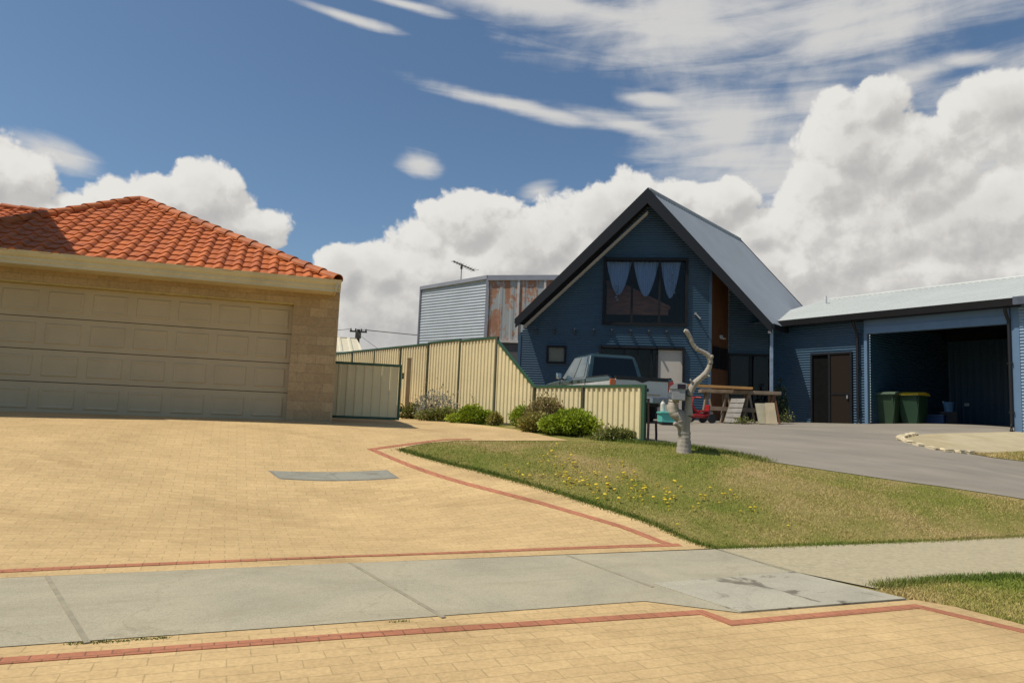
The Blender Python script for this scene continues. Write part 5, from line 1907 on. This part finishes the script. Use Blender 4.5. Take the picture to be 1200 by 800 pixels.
lawn = XY([(837, 644), (742, 608), (650, 578.5), (560, 553), (466, 528.3), (500, 519.8), (537, 516.8), (640, 517.2), (667, 516.8), (760, 519),
           (800, 523), (840, 529), (900, 542), (1000, 557), (1100, 571), (1200, 586), (1420, 612), (1420, 618.5), (1200, 630), (1110, 634.5), (1020, 638.5), (930, 641.5)])
grass('lawn_grass', lawn, 150000, .010, .034, .0042, m_blade, 'patchy green and straw-coloured lawn between the two driveways')
verge = XY([(1026, 691), (1050, 686.5), (1120, 679.5), (1200, 677), (1200, 733), (1120, 712.5), (1072, 703.5)])
grass('verge_grass', verge, 26000, .012, .042, .0040, m_blade, 'rough green and straw verge grass beside the pit cover')
ve = [G(1200, 678.5), G(1200, 678.5) + U * 15, UT(G(1200, 678).dot(U) + 15, 1.15), UT(q1.dot(U) - .4, 1.15), q1, G(1200, 734)]
grass('verge_grass', [(p.x, p.y) for p in ve], 40000, .012, .045, .0055, m_blade, 'verge grass continuing along the footpath towards the road')
patch = XY([(1135, 532), (1200, 529.8), (1350, 545), (1350, 556), (1200, 541), (1165, 537)])
grass('patch_grass', patch, 9000, .02, .06, .006, m_blade, 'thin patch of grass beside the pale apron', .017)
# longer greener fringe along the hard edges of the lawn
m_fringe = blade_mat('fringe_blades', [(.3, (.10, .15, .02)), (.55, (.17, .20, .035)), (.75, (.25, .22, .07))])


def fringe(px, n, spread, h0, h1, lab):
    pts = [G(*p) for p in px]; segs = list(zip(pts, pts[1:])); ln_ = np.array([(b - a).length for a, b in segs]); pr_ = ln_ / ln_.sum()
    idx = RNG.choice(len(segs), n, p=pr_); t = RNG.random(n)
    A_ = np.array([a[:2] for a, b in segs]); B_ = np.array([b[:2] for a, b in segs])
    xy = A_[idx] * (1 - t[:, None]) + B_[idx] * t[:, None] + RNG.normal(0, spread, (n, 2))
    h = RNG.uniform(h0, h1, n); a = RNG.uniform(0, 2 * np.pi, n); b = RNG.uniform(0, 2 * np.pi, n)
    base = np.stack([xy[:, 0], xy[:, 1], terr(xy[:, 0], xy[:, 1]) + .004], 1)
    side = np.stack([np.cos(a), np.sin(a), 0 * a], 1) * .004
    tip = base + np.stack([np.cos(b) * h * .5, np.sin(b) * h * .5, h], 1)
    o = raw_mesh('fringe_grass', np.stack([base - side, base + side, tip], 1).reshape(-1, 3), np.arange(3 * n), 3, m_fringe)
    tag(o, lab, 'grass', None, 'stuff')


fringe([(837, 643), (742, 606.5), (650, 577), (560, 551.5), (468, 527)], 9000, .045, .012, .042, 'greener grass edge overhanging the pavers along the lawn')
fringe([(842, 643.5), (930, 641), (1020, 637.5), (1110, 634), (1200, 629.5), (1420, 618)], 9000, .045, .012, .045, 'greener grass edge of the lawn along the footpath')
fringe([(1028, 690), (1050, 686), (1120, 679.5), (1200, 676.5)], 4000, .05, .015, .05, 'greener grass edge of the verge along the footpath')
fringe([(690, 514), (720, 516), (752, 519.5), (800, 523.5), (840, 529), (900, 541)], 6000, .09, .025, .075, 'longer grass at the foot of the low fence and the dead trunk')
fringe([(78, 757), (110, 755.5), (200, 749.5)], 420, .010, .006, .018, 'thin weeds growing in the joint between the footpath and the pavers')
fringe([(455, 731), (480, 729.5)], 80, .010, .006, .016, 'tiny weed tuft in the joint of the footpath')

# foliage
def leaf_mat(name, stops):
    m = bpy.data.materials.new(name)
    N, L = nodes_of(m); b = N['Principled BSDF']
    geo = N.new('ShaderNodeNewGeometry'); r = ramp(N, stops)
    tc = N.new('ShaderNodeTexCoord'); n = noise(N, L, tc.outputs['Object'], 5.0, 3)
    f = math_n(N, L, 'ADD', math_n(N, L, 'MULTIPLY', geo.outputs['Random Per Island'], .6), math_n(N, L, 'MULTIPLY', n.outputs['Fac'], .45))
    L.new(f, r.inputs[0]); L.new(r.outputs[0], b.inputs['Base Color'])
    b.inputs['Roughness'].default_value = .55; b.inputs['Specular IOR Level'].default_value = .3
    t = N.new('ShaderNodeBsdfTranslucent'); L.new(r.outputs[0], t.inputs[0])
    mx = N.new('ShaderNodeMixShader'); mx.inputs[0].default_value = .3
    L.new(b.outputs[0], mx.inputs[1]); L.new(t.outputs[0], mx.inputs[2]); L.new(mx.outputs[0], N['Material Output'].inputs[0])
    return m


m_leafg = leaf_mat('bright_leaves', [(.15, (.13, .20, .014)), (.5, (.28, .37, .024)), (.85, (.42, .46, .05))])
m_leafo = leaf_mat('olive_leaves', [(.15, (.17, .18, .035)), (.5, (.34, .31, .07)), (.85, (.44, .34, .12))])
m_leafr = leaf_mat('russet_leaves', [(.15, (.16, .14, .05)), (.5, (.32, .22, .11)), (.85, (.34, .34, .09))])
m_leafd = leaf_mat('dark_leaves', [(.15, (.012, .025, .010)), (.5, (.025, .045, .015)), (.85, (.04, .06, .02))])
m_leafs = leaf_mat('silver_leaves', [(.15, (.16, .17, .12)), (.5, (.33, .33, .27)), (.85, (.55, .53, .48))])
m_leafm = leaf_mat('mixed_leaves', [(.15, (.12, .16, .03)), (.45, (.22, .26, .05)), (.8, (.36, .31, .13))])
m_stem = mat('shrub_stem', (.10, .07, .04), .9, 0, .2, 5)


def bush(px0, px1, pyt, pyb, d, m, n, leaf, lab, cat='shrub', group=None, name='shrub', spiky=0.0, nl=7, thick=.8, hang=0.0):
    a, b, top = P(px0, pyb, d), P(px1, pyb, d), P((px0 + px1) / 2, pyt, d)
    c = (a + b) / 2; z0 = gz(c.x, c.y)
    rx, h = (b - a).length / 2, top.z - z0
    root = empty(name, (c.x, c.y, z0), 0, lab, cat, group)
    # lumps
    lu = []
    for k in range(nl):
        u = RNG.uniform(-.75, .75); hh = h * (1 - .55 * abs(u) ** 1.6) * RNG.uniform(.72, 1.0)
        lu.append((u * rx, RNG.uniform(-.6, .6) * rx * thick, hh * .62, RNG.uniform(.30, .45) * rx, hh * .42))
    lu.append((0, 0, h * .5, rx * .6, h * .5))
    lu = np.array(lu)
    w_ = lu[:, 3] ** 2 * lu[:, 4]; idx = RNG.choice(len(lu), n, p=w_ / w_.sum())
    dirs = RNG.normal(size=(n, 3)); dirs /= np.linalg.norm(dirs, axis=1)[:, None]
    rad = RNG.uniform(.45, 1.06, n) ** .6 + RNG.exponential(spiky + 1e-6, n)
    p = np.stack([lu[idx, 0] + dirs[:, 0] * rad * lu[idx, 3], lu[idx, 1] + dirs[:, 1] * rad * lu[idx, 3] * thick, lu[idx, 2] + dirs[:, 2] * rad * lu[idx, 4]], 1)
    p[:, 2] = np.maximum(p[:, 2], RNG.uniform(.0, .06, n))
    # leaf: a bent diamond pointing outwards
    o = dirs + RNG.normal(0, .6, (n, 3)); o[:, 2] += .25; o /= np.linalg.norm(o, axis=1)[:, None]
    s = np.cross(o, RNG.normal(size=(n, 3))); s /= np.linalg.norm(s, axis=1)[:, None]
    ln_ = leaf * RNG.uniform(.6, 1.4, n)[:, None]
    nrm = np.cross(o, s)
    v = np.stack([p, p + o * ln_ * .5 + s * ln_ * .28 + nrm * ln_ * .08, p + o * ln_, p + o * ln_ * .5 - s * ln_ * .28 + nrm * ln_ * .08], 1).reshape(-1, 3)
    raw_mesh('foliage', v, np.arange(4 * n), 4, m, root)
    mb = MB(False)
    for k in range(6):
        l_ = lu[k % len(lu)]
        mb.tube([(RNG.uniform(-.05, .05), RNG.uniform(-.05, .05), -.03), (l_[0] * .4, l_[1] * .4, l_[2] * .5), (l_[0], l_[1], l_[2])], [.012, .008, .004], 5)
    mb.build('stems', m_stem, root)
    return root


bush(632, 712, 481, 516, 12.75, m_leafg, 8000, .055, 'large bright green spreading bush in front of the low fence', thick=.6, spiky=.05, nl=11)
bush(612, 668, 468, 507, 13.5, m_leafr, 3800, .05, 'russet and olive scrubby bush behind the large bright green one', spiky=.14, thick=.6, nl=9)
bush(604, 652, 486, 512, 13.1, m_leafo, 3000, .05, 'low yellowish olive bush left of the large bright green one', spiky=.10, thick=.6, nl=9)
bush(594, 628, 476, 503, 14.0, m_leafg, 2600, .05, 'green bush at the foot of the sloping fence panel', thick=.6, spiky=.06)
bush(526, 580, 476, 498, 15.0, m_leafg, 4600, .055, 'bright green low bush along the foot of the tall fence', thick=.4, spiky=.05, nl=12)
bush(570, 590, 484, 500, 14.6, m_leafo, 800, .05, 'small dry brown tuft at the end of the tall fence bush', thick=.6, spiky=.12)
bush(483, 538, 458, 488, 16.0, m_leafs, 1300, .055, 'silvery grey flowering plant against the tall fence', 'plant', None, 'flowering_plant', spiky=.2, nl=12, thick=.3)
bush(462, 506, 474, 490, 16.6, m_leafm, 2600, .055, 'ragged green weeds at the foot of the fence beside the gate', 'plant', None, 'weed_clump', spiky=.14, thick=.3, nl=10)
bush(490, 552, 479, 495, 15.6, m_leafm, 3600, .055, 'low green weeds under the silvery flowering plant', 'plant', None, 'weed_clump', spiky=.10, thick=.3, nl=12)
bush(696, 754, 503, 520, 12.1, m_leafm, 1700, .05, 'thin yellow-green tufts at the foot of the last low fence panel', 'plant', None, 'weed_clump', spiky=.2, thick=.2, nl=10)
bush(549, 557, 466, 486, 15.5, m_leafr, 160, .05, 'single dry flower stalk against the tall fence', 'plant', None, 'flower_stalk', spiky=.2, thick=1)
bush(905, 923, 450, 488, 21.6, m_leafd, 900, .07, 'dark upright leafy plant in the shaded corner beside the porch post', 'plant', None, 'leafy_plant', thick=.8, spiky=.1)
bush(915, 932, 481, 494, 20.9, m_leafm, 200, .04, 'small weeds with pale flowers in front of the shaded wing wall', 'plant', None, 'weed_clump', spiky=.25, thick=.5)
bush(858, 884, 489, 498, 18.3, m_leafm, 260, .04, 'small green weeds under the workbench beside the pallet', 'plant', None, 'weed_clump', spiky=.25, thick=.3)

# yellow dandelions
m_petal = mat('yellow_petals', (.72, .52, .02), .6, 0, .12, 20)
dm = MB(False)
dm.tube([(0, 0, -.01), (.004, 0, .06)], .003, 4)
dm.lathe((.004, 0, .058), [(.006, 0), (.020, .004), (.022, .010), (.012, .016), (.002, .017)], seg=9)
first = None
spots = []
for _ in range(130):
    if RNG.random() < .55: u, v_ = RNG.uniform(640, 800), None
    else: u, v_ = RNG.uniform(585, 885), None
    f_ = (u - 585) / 300
    y_ = 548 + f_ * 52 + RNG.normal(0, 13)
    spots.append((u, y_))
for u, y_ in ((592, 550), (604, 556), (880, 599), (868, 602), (924, 620), (812, 600), (846, 583)): spots.append((u, y_))
for u, y_ in spots:
    g_ = G(u, y_)
    if first is None:
        first = dm.build('dandelion', m_petal); o = first
        tag(o, 'small yellow dandelion flower in the lawn beside the yellow driveway', 'flower', 'dandelions in the lawn')
    else:
        o = first.copy(); COL.objects.link(o)
    o.location = (g_.x, g_.y, g_.z); s_ = RNG.uniform(.6, 1.1); o.scale = (s_, s_, s_ * RNG.uniform(.7, 1.1)); o.rotation_euler = (RNG.uniform(-.25, .25), RNG.uniform(-.25, .25), RNG.uniform(0, 6))

# ------------------------------------------------------------------ daylight
sh = Vector((-.955, -.297, 0)).normalized()
EL = R(60)
sdir = sh * math.cos(EL) + Vector((0, 0, math.sin(EL)))
sd = bpy.data.lights.new('sun', 'SUN')
sd.energy = 3.9; sd.angle = R(.53); sd.color = (1.0, .94, .83)
so = bpy.data.objects.new('sun', sd); COL.objects.link(so)
so.rotation_euler = sdir.to_track_quat('Z', 'Y').to_euler()
so.location = (0, 0, 40)

w = bpy.data.worlds.new('World'); scene.world = w
w.use_nodes = True
N, L = w.node_tree.nodes, w.node_tree.links
bg = N['Background']
sky = N.new('ShaderNodeTexSky'); sky.sky_type = 'NISHITA'; sky.sun_disc = False
sky.sun_elevation = EL
sky.sun_rotation = math.atan2(sh.x, sh.y)
sky.air_density = 1.0; sky.dust_density = .9; sky.ozone_density = 2.0; sky.altitude = 0
SKY_STR = .08
bg.inputs[1].default_value = SKY_STR


def ae(px, py):
    d = ray(px, py)
    return math.atan2(d.x, d.y), math.atan2(d.z, math.hypot(d.x, d.y))


# sky coordinates: bearing and height above the horizon, in radians
geo = N.new('ShaderNodeTexCoord')
sep = N.new('ShaderNodeSeparateXYZ'); L.new(geo.outputs['Generated'], sep.inputs[0])
az = math_n(N, L, 'ARCTAN2', sep.outputs[0], sep.outputs[1])
hyp = math_n(N, L, 'SQRT', math_n(N, L, 'ADD', math_n(N, L, 'MULTIPLY', sep.outputs[0], sep.outputs[0]), math_n(N, L, 'MULTIPLY', sep.outputs[1], sep.outputs[1])))
elv = math_n(N, L, 'ARCTAN2', sep.outputs[2], hyp)
cmb = N.new('ShaderNodeCombineXYZ'); L.new(az, cmb.inputs[0]); L.new(elv, cmb.inputs[1])
POS = cmb.outputs[0]
PX = 1 / 820.0

# (x, y, rx, ry) of every heap of cloud, as bearings read off the photograph
heaps = [(-30, 205, 70, 45), (12, 205, 42, 34), (92, 240, 26, 13), (60, 243, 60, 8), (-60, 260, 200, 40),
         (245, 232, 48, 36), (195, 232, 40, 22), (160, 236, 55, 18), (275, 262, 55, 22), (190, 285, 110, 34), (318, 284, 14, 7),
         (402, 322, 34, 34), (450, 318, 48, 38), (440, 372, 84, 55), (500, 285, 34, 26), (555, 268, 62, 40), (600, 300, 80, 60), (520, 330, 100, 60),
         (650, 285, 60, 46), (700, 258, 48, 42), (738, 238, 36, 30), (690, 310, 90, 60), (790, 234, 34, 24), (800, 280, 70, 50),
         (830, 250, 36, 34), (855, 232, 34, 24), (880, 275, 40, 26), (900, 320, 90, 50),
         (985, 138, 28, 26), (1025, 130, 32, 28), (1010, 175, 62, 48), (1060, 190, 52, 44), (975, 225, 52, 50), (1080, 225, 60, 46), (1000, 280, 110, 70),
         (1120, 270, 90, 60), (1190, 260, 80, 60), (1100, 330, 160, 60), (1260, 300, 120, 90), (1185, 118, 60, 30), (1260, 140, 80, 60)]
wisps = [(850, 36, 170, 40, 4), (720, 20, 120, 24, 6), (980, 40, 90, 24, -6), (493, 193, 30, 15, 5), (632, 224, 32, 14, -8),               # little scraps
         (820, 28, 290, 62, 6), (1000, 22, 230, 66, -4), (650, 6, 200, 24, 6), (405, 20, 80, 6, 6), (475, 6, 80, 6, 6),
         (620, 128, 170, 10, 9), (740, 148, 110, 14, 13), (860, 150, 130, 58, 8), (880, 190, 150, 62, 14), (770, 118, 60, 12, 10),
         (1130, 70, 40, 12, 12), (1150, 160, 150, 80, -8), (1130, 215, 150, 70, 5), (960, 120, 60, 30, 10), (60, 178, 50, 16, 10), (1060, 95, 70, 20, -10)]


def group_heaps():
    g = bpy.data.node_groups.new('cloud_heaps', 'ShaderNodeTree')
    g.interface.new_socket('P', in_out='INPUT', socket_type='NodeSocketVector')
    g.interface.new_socket('D', in_out='OUTPUT', socket_type='NodeSocketFloat')
    n, l = g.nodes, g.links
    gi, go = n.new('NodeGroupInput'), n.new('NodeGroupOutput')
    # cauliflower texture
    nz = noise(n, l, gi.outputs[0], 9.0, 6, .62)
    wv = n.new('ShaderNodeVectorMath'); wv.operation = 'MULTIPLY_ADD'
    l.new(nz.outputs['Color'], wv.inputs[0]); wv.inputs[1].default_value = (.05, .05, 0); l.new(gi.outputs[0], wv.inputs[2])
    vo = n.new('ShaderNodeTexVoronoi'); vo.feature = 'F1'; vo.voronoi_dimensions = '2D'; vo.normalize = True
    vo.inputs['Scale'].default_value = 16; vo.inputs['Detail'].default_value = 3; vo.inputs['Roughness'].default_value = .55; vo.inputs['Lacunarity'].default_value = 2.2
    l.new(wv.outputs[0], vo.inputs['Vector'])
    acc = None
    for x, y, rx, ry in heaps:
        a, e = ae(x, y)
        s = n.new('ShaderNodeVectorMath'); s.operation = 'SUBTRACT'; l.new(gi.outputs[0], s.inputs[0]); s.inputs[1].default_value = (a, e, 0)
        m_ = n.new('ShaderNodeVectorMath'); m_.operation = 'MULTIPLY'; l.new(s.outputs[0], m_.inputs[0])
        m_.inputs[1].default_value = (1 / (rx * PX * 1.05), 1 / (ry * PX * 1.05), 0)
        le = n.new('ShaderNodeVectorMath'); le.operation = 'LENGTH'; l.new(m_.outputs[0], le.inputs[0])
        v = math_n(n, l, 'MULTIPLY', math_n(n, l, 'SUBTRACT', 1.0, le.outputs['Value']), math.sqrt(min(rx, ry) / 40.0))
        if acc is None: acc = v
        else:
            sm_ = n.new('ShaderNodeMath'); sm_.operation = 'SMOOTH_MAX'; l.new(acc, sm_.inputs[0]); l.new(v, sm_.inputs[1]); sm_.inputs[2].default_value = .12
            acc = sm_.outputs[0]
    acc = math_n(n, l, 'MINIMUM', acc, .9)
    # texture eats the rim
    tx = math_n(n, l, 'MULTIPLY', math_n(n, l, 'SUBTRACT', .42, vo.outputs['Distance']), 1.0)
    tn = math_n(n, l, 'MULTIPLY', math_n(n, l, 'SUBTRACT', nz.outputs['Fac'], .5), .8)
    l.new(math_n(n, l, 'ADD', acc, math_n(n, l, 'ADD', tx, tn)), go.inputs[0])
    return g


def group_wisps():
    g = bpy.data.node_groups.new('cloud_wisps', 'ShaderNodeTree')
    g.interface.new_socket('P', in_out='INPUT', socket_type='NodeSocketVector')
    g.interface.new_socket('D', in_out='OUTPUT', socket_type='NodeSocketFloat')
    n, l = g.nodes, g.links
    gi, go = n.new('NodeGroupInput'), n.new('NodeGroupOutput')
    acc = None
    for x, y, rx, ry, ang in wisps:
        a, e = ae(x, y)
        mp = n.new('ShaderNodeMapping'); mp.vector_type = 'TEXTURE'
        l.new(gi.outputs[0], mp.inputs['Vector'])
        mp.inputs['Location'].default_value = (a, e, 0); mp.inputs['Rotation'].default_value = (0, 0, -R(ang)); mp.inputs['Scale'].default_value = (rx * PX, ry * PX, 1)
        le = n.new('ShaderNodeVectorMath'); le.operation = 'LENGTH'; l.new(mp.outputs[0], le.inputs[0])
        v = math_n(n, l, 'SUBTRACT', 1.0, le.outputs['Value'])
        if acc is None: acc = v
        else:
            sm_ = n.new('ShaderNodeMath'); sm_.operation = 'SMOOTH_MAX'; l.new(acc, sm_.inputs[0]); l.new(v, sm_.inputs[1]); sm_.inputs[2].default_value = .2
            acc = sm_.outputs[0]
    mp = n.new('ShaderNodeMapping'); l.new(gi.outputs[0], mp.inputs['Vector'])
    mp.inputs['Rotation'].default_value = (0, 0, R(11)); mp.inputs['Scale'].default_value = (4.0, 30, 1)
    nz = noise(n, l, mp.outputs[0], 1.4, 6, .56, .7)
    nz2 = noise(n, l, gi.outputs[0], 7, 7, .6, .4)
    t = math_n(n, l, 'ADD', math_n(n, l, 'MULTIPLY', math_n(n, l, 'SUBTRACT', nz.outputs['Fac'], .5), 1.15), math_n(n, l, 'MULTIPLY', math_n(n, l, 'SUBTRACT', nz2.outputs['Fac'], .5), 1.25))
    l.new(math_n(n, l, 'ADD', acc, t), go.inputs[0])
    return g


gh, gwp = group_heaps(), group_wisps()


def use(g, vec):
    k = N.new('ShaderNodeGroup'); k.node_tree = g; L.new(vec, k.inputs[0]); return k.outputs[0]


def mrange(v, a, b, c=0.0, d=1.0, smooth=True):
    m = N.new('ShaderNodeMapRange'); m.interpolation_type = 'SMOOTHSTEP' if smooth else 'LINEAR'
    L.new(v, m.inputs[0])
    for i, q in zip((1, 2, 3, 4), (a, b, c, d)): m.inputs[i].default_value = q
    return m.outputs[0]


d0 = use(gh, POS)
sh_v = N.new('ShaderNodeVectorMath'); sh_v.operation = 'ADD'; L.new(POS, sh_v.inputs[0]); sh_v.inputs[1].default_value = (-.011, .017, 0)
d1 = use(gh, sh_v.outputs[0])
cov = mrange(d0, -.01, .18)
rim = math_n(N, L, 'SUBTRACT', d0, d1)                    # rises where the sun side thins out
lit = mrange(rim, -.46, .34)
thick = mrange(d0, .25, 1.0)
big = noise(N, L, POS, 3.6, 6, .62)
shade = math_n(N, L, 'MULTIPLY', thick, mrange(big.outputs['Fac'], .3, .68))
bright = math_n(N, L, 'SUBTRACT', math_n(N, L, 'ADD', math_n(N, L, 'MULTIPLY', lit, .62), .40), math_n(N, L, 'MULTIPLY', shade, .30), True)
cr_ = ramp(N, [(.0, (.36, .36, .36)), (.35, (.45, .445, .435)), (.7, (.565, .55, .525)), (1.0, (.73, .715, .68))])
L.new(bright, cr_.inputs[0])
CS = 1.0 / SKY_STR
cc = mixc(N, L, cr_.outputs[0], (CS, CS, CS), 1.0, 'MULTIPLY')
w0_ = use(gwp, POS)
wcov = math_n(N, L, 'MULTIPLY', mrange(w0_, -.08, .92), .92)
wc = N.new('ShaderNodeRGB'); wc.outputs[0].default_value = (.61 * CS, .60 * CS, .58 * CS, 1)
tint = mixc(N, L, sky.outputs[0], (.93, 1.05, 1.10), 1.0, 'MULTIPLY')
s1_ = mixc(N, L, tint, wc.outputs[0], wcov)
s2_ = mixc(N, L, s1_, cc, cov)
L.new(s2_, bg.inputs[0])
w.cycles.sampling_method = 'MANUAL'; w.cycles.sample_map_resolution = 512

vs = scene.view_settings
scene.display_settings.display_device = 'sRGB'
vs.view_transform = 'Standard'; vs.look = 'None'; vs.exposure = .12; vs.gamma = 1; vs.use_curve_mapping = False
scene.cycles.use_denoising = True
scene.cycles.max_bounces = 6
